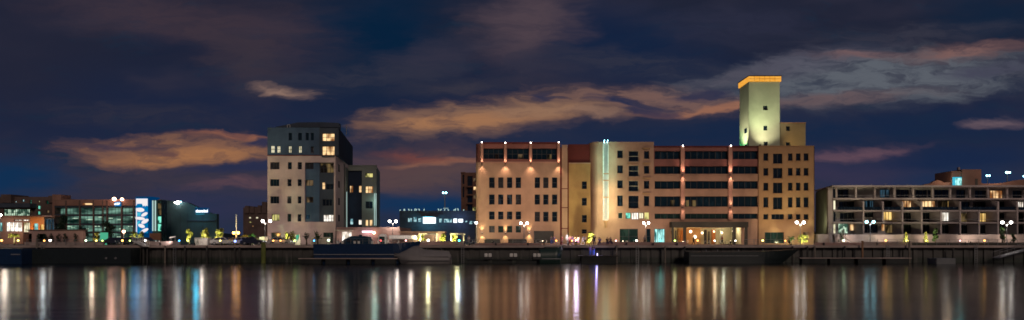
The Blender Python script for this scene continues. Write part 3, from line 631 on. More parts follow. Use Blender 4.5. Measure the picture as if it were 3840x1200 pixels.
tb.facade(1143, 583, 1258, 609, M['white'])
tb.facade(1252, 609, 1258, 832, M['white'])
tb.facade(1143, 832, 1258, None, M['white'], [(1212, 872, 1250, 912, M['glassgreen'], 3, 2)])
p1 = [(1145, 610, 1176, 634, M['glasscurt'], 2, 1), (1145, 674, 1175, 697, M['w_dim'], 2, 1), (1147, 738, 1175, 760, M['w_dim'], 2, 1), (1146, 806, 1161, 820, M['w_blue'], 1, 1)]
tb.facade(1143, 609, 1198, 832, M['slate'], p1, name='inset_panel', dy=.3)
p2 = [(1200, 611, 1252, 648, M['w_brown'], 4, 2), (1207, 683, 1219, 710, M['w_warm'], 1, 2), (1222, 690, 1251, 710, M['glass'], 2, 1), (1208, 747, 1246, 772, M['glass'], 3, 1), (1212, 805, 1251, 831, M['w_white'], 4, 2)]
tb.facade(1198, 609, 1252, 832, M['darkslate'], p2, name='inset_panel', dy=.45)
part(MB().quad((X(1143, Y), Y, Z(832, Y)), (X(1252, Y), Y, Z(832, Y)), (X(1252, Y), Y + .5, Z(832, Y)), (X(1143, Y), Y + .5, Z(832, Y))).quad((X(1143, Y), Y, Z(609, Y)), (X(1252, Y), Y, Z(609, Y)), (X(1252, Y), Y + .5, Z(609, Y)), (X(1143, Y), Y + .5, Z(609, Y)))
     .quad((X(1143, Y), Y, Z(832, Y)), (X(1143, Y), Y + .5, Z(832, Y)), (X(1143, Y), Y + .5, Z(609, Y)), (X(1143, Y), Y, Z(609, Y))), 'panel_reveal', M['white'], tb.root)
tb.box(1206, 584, 1254, 588, 'bay_sill', M['darkslate'], -.35, -.003)
# raked right flank
B1 = Vector((X(1258, Y), Y, 0)); B2 = Vector((X(1307, 153), 153, 0))
part(MB().quad((B1.x, B1.y, GZ), (B2.x, B2.y, GZ), (B2.x, B2.y, zs), (B1.x, B1.y, zs)), 'wall', M['white'], tb.root)
fn = Vector((B2.y - B1.y, -(B2.x - B1.x), 0)).normalized() * .05
def flank(u0, u1, c, d, mat, nm, k=1.):
    a, b = B1.lerp(B2, u0) + fn * k, B1.lerp(B2, u1) + fn * k
    part(MB().quad((a.x, a.y, Z(d, Y)), (b.x, b.y, Z(d, Y)), (b.x, b.y, Z(c, Y)), (a.x, a.y, Z(c, Y))), nm, M[mat], tb.root)
for c, d in ((608, 636), (672, 698), (738, 765), (803, 828)): flank(.18, .28, c, d, 'glass', 'window')
flank(.60, .68, 592, 905, 'black', 'slot'); flank(.72, .98, 600, 905, 'wing', 'side_panel'); flank(.80, .84, 700, 898, 'tubecool', 'light_tube', 1.6); flank(.74, .76, 640, 900, 'whitep', 'fin', 1.4)
part(MB().prism([(xl, Y + .003), (xf, Y + .003), (B2.x, B2.y), (B2.x - 4, 160), (xl, 160)], GZ, zs, top=False, bottom=False, skip=(0, 1)), 'wall', M['white'], tb.root)
part(MB().prism([(xl, Y + .053), (X(1270, Y), Y - .1), (X(1323, 163), 163), (xl, 163)], zs, zt, skip=(0, 1)), 'upper_wall', M['slate'], tb.root)
tb.box(1003, 581, 1258, 584, 'string_course', M['maroon'], -.06, -.003)
# plant storey and roof gear
pl = part(MB().xz([(X(1026, Y), zt), (X(1264, Y), zt), (X(1264, Y), Z(457, Y)), (X(1200, Y), Z(454, Y)), (X(1110, Y), Z(455, Y)), (X(1026, Y), Z(472, Y))], Y + 1.2, Y + 3), 'plant_room', M['darkslate'], tb.root)
x, z = X(1076, Y), zt
part(MB().box(x - .3, x - .24, Y + 1, Y + 1.06, z, z + .75).box(x + .24, x + .3, Y + 1, Y + 1.06, z, z + .75).box(x - .24, x + .24, Y + 1, Y + 1.06, z + .69, z + .75), 'roof_hatch_frame', M['whitep'], tb.root)
part(MB().box(X(1178, Y), X(1190, Y), Y + 1.5, Y + 2.3, zt, Z(463, Y)).box(X(1151, Y), X(1156, Y), Y + 1.5, Y + 2, zt, Z(468, Y)), 'roof_vent', M['steel'], tb.root)
part(MB().box(X(1178, Y), X(1189, Y), Y + 1.3, Y + 1.35, zt + .1, Z(467, Y)), 'vent_light', M['w_warm'], tb.root)
part(MB().tube([(X(1285, Y), Y + 3, zt - 1), (X(1285, Y), Y + 3, Z(458, Y))], .08), 'mast', M['rail'], tb.root)
# ================================================================= grey-green wing behind
Y = 151
wg = Bld('apartment_wing', 'lower grey-green apartment wing with a dark navy recess beside the white tower', 'building', Y, 1365)
zt = Z(622, Y)
wg.facade(1357, 622, 1412, None, M['wing'], [(1369, 649, 1398, 665, M['w_yellow'], 2, 1), (1370, 698, 1399, 724, M['w_warm'], 3, 2), (1370, 755, 1398, 782, M['glass'], 2, 1), (1371, 825, 1380, 846, M['w_warm'], 1, 1), (1386, 825, 1396, 846, M['w_warm'], 1, 1)])
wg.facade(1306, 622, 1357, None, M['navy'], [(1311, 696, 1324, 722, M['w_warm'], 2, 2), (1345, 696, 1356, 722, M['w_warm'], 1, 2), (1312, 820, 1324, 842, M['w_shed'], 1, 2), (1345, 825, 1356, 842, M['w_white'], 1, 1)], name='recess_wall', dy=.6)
wg.facade(1306, 622, 1357, 640, M['wing'], dy=.1)
part(MB().quad((X(1412, Y), Y, GZ), (X(1425, 166), 166, GZ), (X(1425, 166), 166, zt), (X(1412, Y), Y, zt)), 'wall', M['wing'], wg.root)
part(MB().prism([(X(1306, Y), Y + .6), (X(1412, Y), Y + .003), (X(1425, 166), 166), (X(1306, 166), 166)], GZ, zt - .3, skip=(0, 1)), 'wall', M['wing'], wg.root)
for q in (1410, 1404): part(MB().box(X(q, Y), X(q + 1.6, Y), Y - .25, Y - .1, Z(846, Y), Z(725, Y)), 'light_tube', M['tubecool'], wg.root)
wg.box(1306, 619, 1413, 622, 'coping', M['wing'], -.1, .3)
lamp('POINT', wg.root, (X(1409, Y), Y - 1.2, Z(760, Y)), 120, (.6, 1, .85), size=.4)
# podium
Y = 131
pd = Bld('podium_building', 'low pinkish podium with a lit shopfront between the tower and the marquee', 'building', Y, 1380)
pd.facade(1262, 852, 1500, None, M['pinkwall'], [(1280, 868, 1318, 912, M['w_white'], 3, 1), (1345, 880, 1358, 912, M['glass'], 1, 1), (1425, 882, 1444, 912, M['w_dim'], 1, 2)])
part(MB().prism([(X(1262, Y), Y + .003), (X(1500, Y), Y + .003), (X(1500, Y), Y + 14), (X(1262, Y), Y + 14)], GZ, Z(853, Y), skip=(0,)), 'wall', M['pinkwall'], pd.root)
part(MB().box(X(1360, Y), X(1398, Y), Y - .5, Y - .1, Z(872, Y), Z(866, Y)), 'neon_strip', M['neonpink'], pd.root)
part(MB().box(X(1262, Y), X(1325, Y), Y - 1.4, Y - .05, Z(866, Y), Z(862, Y)), 'awning', M['cream'], pd.root)
sp_ = part(MB().tube([(X(1405, Y), Y - .01, Z(873, Y)), (X(1405, Y), Y - .5, Z(873, Y))], .04).ball((X(1405, Y), Y - .6, Z(873, Y)), .26), 'wall_lamp', M['lensrose'], pd.root)
lamp('POINT', pd.root, (X(1300, Y), Y - 1.2, Z(880, Y)), 90, (1, .92, .8), size=.3)
lamp('POINT', pd.root, (X(1380, Y), Y - 1, Z(876, Y)), 60, (1, .7, .8), size=.3)
# ================================================================= quayside shed and city behind
Y = 215
sh = Bld('ferry_shed', 'long dark quay shed with a bright cyan lit doorway and window band', 'building', Y, 1630)
wb = [(1530, 818, 1545, 832), (1551, 814, 1562, 832), (1568, 819, 1580, 832), (1647, 820, 1657, 834), (1665, 821, 1694, 834), (1744, 828, 1752, 833), (1760, 829, 1771, 840), (1776, 830, 1783, 835)]
sh.facade(1498, 790, 1782, None, M['shed'], [(a, b, c, d, M['w_shed']) for a, b, c, d in wb] + [(1586, 815, 1634, 838, M['signwhite']), (1700, 820, 1714, 835, M['signwhite']), (1719, 821, 1736, 834, M['signwhite'])])
part(MB().prism([(X(1498, Y), Y + .003), (X(1782, Y), Y + .003), (X(1782, Y), Y + 30), (X(1498, Y), Y + 30)], GZ, Z(790, Y), skip=(0,)), 'wall', M['shed'], sh.root)
part(MB().box(X(1590, Y), X(1632, Y), Y - 3, Y - .1, Z(816, Y), Z(813, Y)), 'door_canopy', M['steel'], sh.root)
lamp('POINT', sh.root, (X(1608, Y), Y - 4, Z(826, Y)), 1500, (.15, .75, 1), size=.8)
lamp('POINT', sh.root, (X(1720, Y), Y - 3, Z(826, Y)), 700, (.3, .5, 1), size=.6)
for q in (1497, 1512, 1517, 1533, 1542, 1553, 1558, 1572, 1588, 1645, 1650, 1665, 1682, 1700, 1706, 1718, 1737):
    hh = rnd.uniform(4, 9); sx = rnd.choice((-1, 1)) * rnd.uniform(2, 6)
    part(MB().tube([(X(q, Y), Y + 1, Z(792, Y)), (X(q + sx * .4, Y), Y + 1, Z(791 - hh, Y)), (X(q + sx, Y), Y + 1, Z(791 - hh, Y))], .14, 6), 'roof_mast', M['tubecool'], sh.root)  # masts made emissive to imitate glints
part(MB().box(X(1660, Y), X(1680, Y), Y + 1, Y + 1.3, Z(781, Y), Z(779.6, Y)), 'roof_rail', M['tubecool'], sh.root)  # rail glint put in as emission
def block(name, label, Y, x0, x1, ytop, mat, wins, depth=18, extra=None, group=None):
    b = Bld(name, label, 'building', Y, (x0 + x1) / 2, group)
    b.facade(x0, ytop, x1, None, M[mat], wins, depth=.5)
    part(MB().prism([(X(x0, Y), Y + .003), (X(x1, Y), Y + .003), (X(x1, Y), Y + depth), (X(x0, Y), Y + depth)], GZ, Z(ytop, Y) - .2, skip=(0,)), 'wall', M[mat], b.root)
    return b
ap = block('apartment_tower', 'distant brown apartment tower with a few lit windows left of the red attic wing', 240, 1729, 1800, 647, 'brick',
  [(1734, 655, 1741, 690, M['glass']), (1753, 660, 1772, 790, M['glass']), (1776, 700, 1786, 712, M['w_warm']), (1773, 776, 1779, 795, M['w_yellow']), (1780, 776, 1786, 795, M['w_yellow']), (1775, 668, 1786, 680, M['w_dim']), (1776, 730, 1786, 745, M['w_dim']), (1735, 700, 1741, 740, M['glass'])])
for q in (697, 728, 760): ap.box(1752, q, 1774, q + 5, 'balcony', M['brick'], -1.4, -.01)
ap.box(1728, 645, 1745, 650, 'parapet', M['brick'], -.3, 1)
da = block('apartment_block', 'far dim brown apartment block with two small lit windows left of the white tower', 300, 912, 1003, 778, 'hotel', [(933, 814, 941, 819, M['w_cream']), (959, 814, 968, 819, M['w_cream']), (932, 831, 944, 835, M['w_yellow']), (945, 846, 950, 850, M['w_warm'])])
for a, b, t in ((918, 933, 772), (938, 952, 774), (966, 978, 770), (982, 998, 757)): da.box(a, t, b, 800, 'stair_tower', M['hotel'], -.8, 4)
# dark green cinema-like hall with the lit panel
Y = 172
hall = Bld('dark_hall', 'large dark green windowless hall with a small cyan lit sign', 'building', Y, 700)
hp = [(X(603, Y), GZ), (X(812, Y), GZ), (X(812, Y), Z(802, Y)), (X(790, Y), Z(800, Y)), (X(704, Y), Z(760, Y)), (X(603, Y), Z(748, Y))]
part(MB().xz(hp, Y, Y + 1.5), 'wall', M['cinema'], hall.root)
for q in (640, 677, 704, 760): part(MB().box(X(q, Y) - .05, X(q, Y) + .05, Y - .08, Y - .003, GZ, Z(800, Y)), 'panel_joint', M['darkslate'], hall.root)
part(MB().box(X(700, Y), X(808, Y), Y - .3, Y - .005, Z(830, Y), Z(826, Y)), 'ledge', M['darkslate'], hall.root)
sg = part(MB().box(X(733, Y), X(785, Y), Y - .2, Y - .01, Z(800, Y), Z(779, Y)), 'sign_board', M['signdeep'], hall.root)
let = MB(); x = 736.5; yy = Y - .3
for i, k in enumerate('obucnctcil'):      # rounded lower-case letters, too blurred in the photograph to read
    wd = 3.0
    t0, t1 = Z(789 if k not in 'btl' else 785.5, Y), Z(796.5, Y)
    if k == 'i' or k == 'l': let.box(X(x, Y), X(x + 1.4, Y), yy, yy + .08, t1, t0); x += 2.6; continue
    let.box(X(x, Y), X(x + 1.2, Y), yy, yy + .08, t1, t0)
    if k in 'obn': let.box(X(x + 2.6, Y), X(x + 3.8, Y), yy, yy + .08, t1, min(t0, Z(789, Y)))
    if k in 'u': let.box(X(x + 2.6, Y), X(x + 3.8, Y), yy, yy + .08, t1, t0)
    if k in 'obuct': let.box(X(x + 1.2, Y), X(x + 3.6, Y), yy + .005, yy + .075, t1, t1 + .16)
    if k in 'obcnt': let.box(X(x + 1.2, Y), X(x + 3.6, Y), yy + .005, yy + .075, Z(789, Y) - .16, Z(789, Y))
    x += 5.0
part(let, 'lettering', M['signwhite'], sg)
part(MB().box(X(736, Y), X(768, Y), yy, yy + .08, Z(803.5, Y), Z(802, Y)), 'underline', M['signcyan'], sg)
lamp('POINT', hall.root, (X(757, Y), Y - 3.2, Z(790, Y)), 320, (.05, .6, .9), size=.4)
fl_ = part(MB().box(X(665, Y), X(680, Y), Y - .8, Y - .2, Z(757, Y), Z(753, Y)), 'lamp_bracket', M['steel'], hall.root)
part(MB().ball((X(673, Y), Y - .9, Z(761, Y)), .42).ball((X(663, Y), Y - .9, Z(760, Y)), .2), 'lamp', M['lens'], fl_)
part(MB().ball((X(684, Y), Y - .9, Z(758, Y)), .2), 'lamp', M['lenscool'], fl_)
# ================================================================= glazed teal hall with the blue picture panel
Y = 160
gb = Bld('glass_hall', 'long glazed building glowing teal inside under a terracotta roof band', 'building', Y, 380)
gb.facade(205, 748, 603, 771, M['terra'], [(308, 762, 352, 768, M['w_warm'])], name='parapet', dy=-.4)
part(MB().box(X(205, Y), X(235, Y), Y - .5, Y + 3, Z(752, Y), Z(730, Y)), 'parapet', M['terra'], gb.root)
floors = [771, 803, 838, 868, 905]
for c, d in zip(floors, floors[1:]):
    part(MB().quad((X(205, Y), Y + 2.2, Z(d, Y)), (X(603, Y), Y + 2.2, Z(d, Y)), (X(603, Y), Y + 2.2, Z(c, Y)), (X(205, Y), Y + 2.2, Z(c, Y))), 'lit_interior', M['w_hall'], gb.root)
    part(MB().box(X(205, Y), X(603, Y), Y - .1, Y + 2.1, Z(c, Y) - .45, Z(c, Y)), 'floor_slab', M['darkslate'], gb.root)
    if c > 780:
        for q in range(9):
            a = 212 + q * 43 + rnd.uniform(0, 18); part(MB().box(X(a, Y), X(a + rnd.uniform(14, 34), Y), Y + .6, Y + .8, Z(c, Y) - .75 - (q % 3) * .3, Z(c, Y) - .6 - (q % 3) * .3), 'ceiling_light', M['w_green_grid'], gb.root)
for q, w_ in ((252, 5), (303, 5), (354, 5), (389, 3), (405, 5), (460, 6), (505, 4)): part(MB().box(X(q - w_ / 2, Y), X(q + w_ / 2, Y), Y - .5, Y - .12, GZ, Z(752, Y)), 'column', M['hotel'], gb.root)
for q in range(212, 600, 13): part(MB().box(X(q, Y), X(q + .8, Y), Y - .11, Y - .05, GZ, Z(771, Y)), 'mullion', M['frame'], gb.root)
gb.shell([(X(205, Y), Y), (X(603, Y), Y), (X(602, Y + 30), Y + 30), (X(205, Y), Y + 30)], Z(749, Y), M['hotel'], M['roof'], skip=(0,))
sg = part(MB().box(X(437, Y), X(460, Y), Y - .9, Y - .55, Z(774, Y), Z(757, Y), .1), 'sign_board', M['signblue'], gb.root)
let = MB(); yy = Y - .98
def stroke(x0, y0, x1, y1): let.box(X(x0, Y), X(x1, Y), yy, yy + .06, Z(y1, Y), Z(y0, Y))
stroke(438, 764, 440, 769)
stroke(441.5, 762, 443.2, 769); stroke(443.2, 762, 446, 763.6); stroke(443.2, 767.4, 446, 769)
stroke(447.5, 761, 449, 769); stroke(449, 761, 451.4, 762.4); stroke(449, 764.4, 451, 765.6); stroke(449, 767.6, 451.4, 769); stroke(451.4, 762, 452.6, 768.2)
stroke(454, 761, 455.4, 769); stroke(455.4, 761, 457.6, 762.4); stroke(455.4, 764.6, 457.6, 766); stroke(457.2, 762.4, 458.4, 764.6)
part(let, 'lettering', M['signwhite'], sg)
for q, z_ in ((434, 747), (463, 748)):
    fl_ = part(MB().tube([(X(q, Y), Y - .4, Z(758, Y)), (X(q, Y), Y - .5, Z(z_, Y) - .2)], .06), 'lamp_post', M['steel'], gb.root)
    part(MB().ball((X(q, Y), Y - .6, Z(z_, Y)), .42 if q < 450 else .36), 'lamp', M['lensrose'], fl_)
lamp('POINT', gb.root, (X(448, Y), Y - 3.5, Z(752, Y)), 260, (1, .55, .42), size=.5)
Y = 157
bb = Bld('light_panel_tower', 'blue lit advertising tower with pale wave shapes on its face', 'sign', Y, 540)
part(MB().box(X(507, Y), X(570, Y), Y + .02, Y + 3.5, GZ, Z(737, Y), .1), 'tower_body', M['signdeep'], bb.root)
pn = part(MB().quad(*[(X(a, Y), Y - .02, Z(b, Y)) for a, b in ((510, 874), (555, 874), (555, 743), (510, 743))]), 'lit_panel', M['signblue'], bb.root)
def blob(pts, nm='pale_shape', mt='signpale'):
    mb = MB(); mb.xz([(X(a, Y), Z(b, Y)) for a, b in pts], Y - .09, Y - .04); part(mb, nm, M[mt], pn)
blob([(511, 745), (554, 745), (554, 773), (549, 770), (545, 774), (541, 770), (537, 774), (533, 764), (515, 764), (511, 772)])
def ell(cx_, cy_, rx_, ry_, a): return [(cx_ + rx_ * math.cos(t) * math.cos(a) - ry_ * math.sin(t) * math.sin(a), cy_ + rx_ * math.cos(t) * math.sin(a) + ry_ * math.sin(t) * math.cos(a)) for t in [2 * math.pi * i / 20 for i in range(20)]]
for e in ((526, 787, 16, 8, .05), (542, 804, 13, 6, -.5), (526, 819, 18, 6, .1), (544, 830, 15, 7, -.5), (531, 847, 13, 7, .35), (543, 864, 15, 6, -.45)): blob(ell(*e))
blob([(511, 780), (514, 780), (514, 872), (511, 872)], 'pale_edge')
blob([(515, 797), (529, 797), (527, 810), (514, 810)], 'blue_patch', 'signcyan'); blob([(515, 832), (528, 826), (520, 845), (514, 845)], 'blue_patch', 'signcyan')
lamp('POINT', bb.root, (X(532, Y), Y - 3, Z(810, Y)), 110, (.1, .5, 1), size=1)
for q in (571.5, 581): part(MB().box(X(q, Y), X(q + 2.6, Y), Y - .1, Y + .15, Z(866, Y), Z(752, Y)), 'light_tube', M['tubecool'], bb.root)
part(MB().box(X(570, Y), X(603, Y), Y + .3, Y + 2.8, GZ, Z(750, Y)), 'glass_flank', M['glassgreen'], bb.root)
for c, d in ((763, 782), (784, 806), (812, 836), (840, 866)): part(MB().box(X(592, Y), X(602, Y), Y + .1, Y + .28, Z(d, Y), Z(c, Y)), 'lit_pane', M['w_green'] if c > 800 else M['w_brown'], bb.root)
# ================================================================= brown hotel and terracotta restaurant
ho = block('hotel_building', 'brown brick building at far left with scattered green lit windows', 168, -30, 206, 738, 'hotel',
  [(111, 750, 118, 764, M['w_green'], 1, 1), (142, 753, 149, 758, M['w_cream']), (171, 752, 184, 765, M['w_green'], 2, 1), (139, 771, 151, 784, M['w_green'], 2, 1), (139, 792, 151, 805, M['w_green'], 2, 1), (173, 789, 184, 797, M['w_dim']), (81, 748, 92, 757, M['w_shed'], 2, 2), (48, 755, 62, 758, M['w_shed']), (114, 790, 120, 797, M['w_dim'])])
ho.box(3, 729, 41, 760, 'stair_tower', M['hotel'], -1.2, 5); ho.box(181, 734, 196, 760, 'stair_tower', M['hotel'], -.6, 5); ho.box(196, 729, 207, 905, 'brick_pier', M['terra'], -.9, 4)
ho.box(-30, 762, 112, 778, 'dark_gallery', M['darkslate'], -2.4, -.02)
Y = 146
rs = Bld('restaurant_building', 'terracotta waterside restaurant at far left with tall bright shopfronts', 'building', Y, 95)
rs.facade(-40, 783, 114, 812, M['hotel'], [(13, 784, 111, 809, M['w_green_grid'], 14, 2)], name='clerestory_wall', dy=1.5)
tw_ = [(-20, 834, 9, 868, M['w_teal'], 2, 1), (21, 833, 82, 868, M['w_white'], 4, 2), (52, 823, 82, 829, M['w_white'], 2, 1), (84, 823, 109, 829, M['w_white'], 2, 1), (86, 834, 111, 871, M['w_cream'], 3, 1)]
rs.facade(-40, 812, 113, None, M['terra'], tw_)
rs.facade(113, 812, 166, None, M['orange'], [(125, 838, 143, 872, M['w_teal'], 1, 1), (149, 842, 164, 878, M['w_amber'], 1, 1)], dy=-.3)
rs.facade(166, 818, 204, None, M['hotel'], [(166.5, 820, 203, 862, M['w_blue'], 3, 2)], dy=.4)
rs.box(-40, 808, 206, 813, 'fascia', M['brick'], -.7, 1.4)
rs.shell([(X(-40, Y), Y), (X(204, Y), Y), (X(203, Y + 12), Y + 12), (X(-40, Y), Y + 12)], Z(813, Y), M['terra'], M['roof'])
lamp('POINT', rs.root, (X(50, Y), Y - 2.5, Z(850, Y)), 260, (1, .85, .7), size=.5); lamp('POINT', rs.root, (X(140, Y), Y - 2, Z(868, Y)), 320, (1, .55, .15), size=.4)
lamp('POINT', rs.root, (X(185, Y), Y - 2, Z(830, Y)), 120, (.8, .95, 1), size=.4)
# ================================================================= terraced apartments on the right
Y = 137
apt = Bld('apartment_building', 'long grey terraced apartment building with four rows of deep balconies', 'building', Y, 3480)
xL, xR = 3125, 3990
zr = Z(697, Y)
fl = [(704, 744), (747, 789), (791, 834), (837, 879)]
Yw = Y + 3.2
def bw(a, c, b, d, mat, nx=2, nz=1): return (a, c, b, d, M[mat], nx, nz)
def inv(px): return 1920 + (px - 1920) * Y / Yw      # the same world x seen on the set-back wall
def inz(py): return 895 + (py - 895) * Y / Yw
W = [ (3142, 710, 3183, 741, 'glass', 2), (3300, 710, 3336, 741, 'w_blue', 3), (3361, 711, 3409, 741, 'glass', 3), (3434, 712, 3476, 741, 'glass', 3), (3480, 712, 3498, 741, 'glass', 1), (3504, 712, 3564, 741, 'glass', 4), (3586, 712, 3620, 743, 'glassblue', 2), (3656, 714, 3706, 743, 'glass', 3), (3712, 714, 3761, 745, 'w_warm', 4), (3797, 714, 3832, 745, 'glass', 3), (3850, 714, 3900, 745, 'glass', 3),
 (3146, 756, 3205, 783, 'glass', 3), (3242, 752, 3282, 778, 'w_blue', 3), (3312, 753, 3345, 785, 'glass', 2), (3383, 752, 3420, 784, 'w_warm', 4), (3429, 752, 3437, 784, 'w_warm', 1), (3455, 753, 3508, 776, 'w_warm', 4), (3517, 754, 3552, 778, 'w_brown', 3), (3555, 754, 3560, 784, 'w_amber', 1), (3604, 757, 3636, 786, 'glass', 2), (3648, 757, 3708, 786, 'glass', 4), (3745, 757, 3790, 786, 'glass', 3), (3815, 756, 3842, 785, 'w_white', 3), (3870, 756, 3910, 785, 'glass', 3),
 (3150, 797, 3210, 831, 'glass', 4), (3240, 797, 3285, 815, 'glass', 3), (3309, 794, 3358, 826, 'w_amber', 4), (3385, 797, 3432, 831, 'glass', 4), (3459, 798, 3502, 831, 'glass', 3), (3527, 796, 3572, 829, 'w_white', 2), (3601, 799, 3640, 832, 'w_brown', 2), (3670, 799, 3705, 832, 'w_amber', 3), (3745, 799, 3785, 832, 'glass', 3), (3812, 799, 3850, 832, 'glassgreen', 2), (3880, 799, 3920, 832, 'glass', 2),
 (3144, 838, 3181, 876, 'w_green_grid', 2), (3187, 842, 3202, 864, 'w_warm', 1), (3215, 840, 3222, 876, 'w_cream', 1), (3238, 842, 3292, 874, 'glass', 3), (3306, 841, 3318, 866, 'w_warm', 1), (3320, 843, 3356, 874, 'w_brown', 2), (3386, 843, 3432, 876, 'glassgreen', 2), (3459, 843, 3486, 876, 'glass', 2), (3528, 844, 3572, 876, 'glass', 3), (3602, 844, 3630, 876, 'glass', 2), (3672, 844, 3696, 876, 'glass', 2), (3745, 844, 3785, 876, 'glass', 2), (3814, 844, 3850, 876, 'glass', 2)]
W2 = [(a, c, b, d, M[m_], nx, 1) for a, c, b, d, m_, nx in W]
apt.facade(xL - 8, 699, xR, None, M['aptback'], W2, name='wall', dy=3.2, depth=.25)
for i, (c, d) in enumerate(fl):
    part(MB().box(X(xL, Y), X(xR, Y), Y - (.1 if i else 0), Yw - .003, Z(d + 4, Y), Z(d - 1, Y)), 'balcony_slab', M['apt'], apt.root)
part(MB().prism([(X(xL - 12, Y), Y - .9), (X(xR, Y), Y - .9), (X(xR, Y), Yw + 12), (X(3056, 149.5), 149.5)], Z(702, Y), Z(696, Y)), 'roof_slab', M['apt'], apt.root)
for q in (3138, 3212, 3283, 3357, 3427, 3500, 3566, 3640, 3708, 3780, 3850, 3920):
    part(MB().box(X(q - 3, Y), X(q + 3, Y), Y + .15, Y + .55, Z(743, Y), Z(702, Y)), 'column', M['apt'], apt.root)
for q in (3235, 3308, 3381, 3453, 3525, 3597, 3668, 3739, 3811, 3884):
    x = X(q, Y)
    for i, (c, d) in enumerate(fl[1:]):
        if (q, i) in ((3525, 0), (3308, 2), (3668, 0)): continue
        z0, z1 = Z(d - 1, Y), Z(c + 1, Y)
        t = .16 if not i else .15
        mb = MB()
        if i == 0: pts_ = [(Y - .35, z0), (Yw, z0), (Yw, z1), (Y + 1.6, z1), (Y - .35, z1 - .45)]
        else: pts_ = [(Y - .35, z0), (Yw, z0), (Yw, z1), (Y - .35, z1)]
        a = [mb.bm.verts.new((x - t, yy, zz)) for yy, zz in pts_]; b = [mb.bm.verts.new((x + t, yy, zz)) for yy, zz in pts_]
        for k in range(len(a)): mb.bm.faces.new((a[k], a[(k + 1) % len(a)], b[(k + 1) % len(a)], b[k]))
        mb.bm.faces.new(a[::-1]); mb.bm.faces.new(b)
        part(mb, 'party_wall', M['apt'], apt.root)
for i, (c, d) in enumerate(fl[:3]):    # dark glass balustrades and rails
    part(MB().box(X(xL + 16, Y), X(xR, Y), Y + .02, Y + .06, Z(d - 2, Y), Z(d - 13, Y)) if i == 1 else MB().box(X(xL + 16, Y), X(xR, Y), Y + .02, Y + .06, Z(d - 11, Y), Z(d - 12, Y)), 'balustrade', M['glass'] if i == 1 else M['rail'], apt.root)
# left end wall, raked back
part(MB().box(X(3108, Y), X(xL, Y), Y + .3, Y + .9, GZ, Z(702, Y)), 'end_wall', M['apt'], apt.root)
part(MB().quad((X(3058, 150), 150, GZ), (X(3108, Y), Y + .3, GZ), (X(3108, Y), Y + .3, Z(705, Y)), (X(3058, 150), 150, Z(705, Y))), 'end_wall', M['aptdark'], apt.root)
for c, d in ((708, 742), (752, 785), (796, 830), (840, 875)): part(MB().quad(*[(X(a, Y), Y + .285, Z(b, Y)) for a, b in ((3128, d), (3135, d), (3135, c), (3128, c))]), 'window', M['w_cream'] if c in (752, 840) else M['glass'], apt.root)
for q in (3089, 3098): part(MB().box(X(q + 18, Y), X(q + 22, Y), Y + .15, Y + .28, Z(872, Y), Z(857, Y)), 'meter_box', M['cream'], apt.root)
part(MB().prism([(X(3112, Yw), Yw + .25), (X(xR, Y), Yw + .25), (X(xR, Y), Yw + 12), (X(3062, 150), 149.8)], GZ, zr - .3, skip=(0,)), 'wall', M['apt'], apt.root)
lamp('SPOT', apt.root, (62.6, 138, GZ + 4), 700, (1, .9, .65), (66.5, 143, GZ + 6), 120, 1, .4)  # added spot without a fixture, lifting the dark end wall
for q, hh in ((3184, 9), (3268, 7), (3322, 8), (3402, 7), (3520, 6), (3760, 7)):
    x = X(q, 140); part(MB().tube([(x, 140, zr - .3), (x, 140, zr + hh * .09)], .035, 5).box(x - .35, x + .35, 139.97, 140.03, zr + hh * .08, zr + hh * .08 + .05), 'aerial', M['rail'], apt.root)
# penthouse and curved parapets
ph = Z(635, 143)
part(MB().box(X(3608, 143), X(3680, 143), 143, 150, zr - .2, ph), 'penthouse', M['terra'], apt.root)
part(MB().box(X(3572, 143), X(3608, 143), 143.3, 149, zr - .2, Z(641, 143)), 'penthouse', M['terra'], apt.root)
part(MB().box(X(3575, 143), X(3607, 143), 143.1, 143.28, Z(700, 143), Z(664, 143)), 'penthouse_window', M['signcyan'], apt.root)
part(MB().box(X(3583, 143), X(3606, 143), 143.0, 143.08, Z(699, 143), Z(668, 143)), 'penthouse_window', M['w_teal'], apt.root)
part(MB().box(X(3657, 143), X(3666, 143), 142.95, 142.997, Z(699, 143), Z(670, 143)), 'penthouse_window', M['louver'], apt.root)
part(MB().box(X(3606, 143), X(3612, 143), 144, 144.5, ph, Z(625, 143)), 'chimney', M['apt'], apt.root)
cur = [(X(3468, 143), zr - .2)] + [(X(q, 143), Z(t, 143)) for q, t in ((3470, 692), (3485, 688), (3500, 686), (3508, 679), (3518, 675), (3528, 675), (3538, 679), (3548, 684), (3572, 682))] + [(X(3572, 143), zr - .2)]
part(MB().xz(cur, 143.6, 144.4), 'parapet', M['terra'], apt.root)
cur = [(X(3680, 143), zr - .2)] + [(X(q, 143), Z(t, 143)) for q, t in ((3680, 684), (3700, 688), (3740, 687), (3775, 684), (3800, 678), (3830, 673), (3870, 671), (3920, 680), (3960, 686))] + [(X(3960, 143), zr - .2)]
part(MB().xz(cur, 143.6, 144.4), 'parapet', M['terra'], apt.root)
lamp('POINT', apt.root, (X(3540, 143), 141.5, zr + 1), 120, (1, .7, .45), size=.4); lamp('POINT', apt.root, (X(3740, 143), 141.5, zr + 1), 130, (1, .7, .45), size=.4)
lamp('POINT', apt.root, (X(3591, 143), 142, Z(680, 143)), 25, (.2, .9, .9), size=.3)
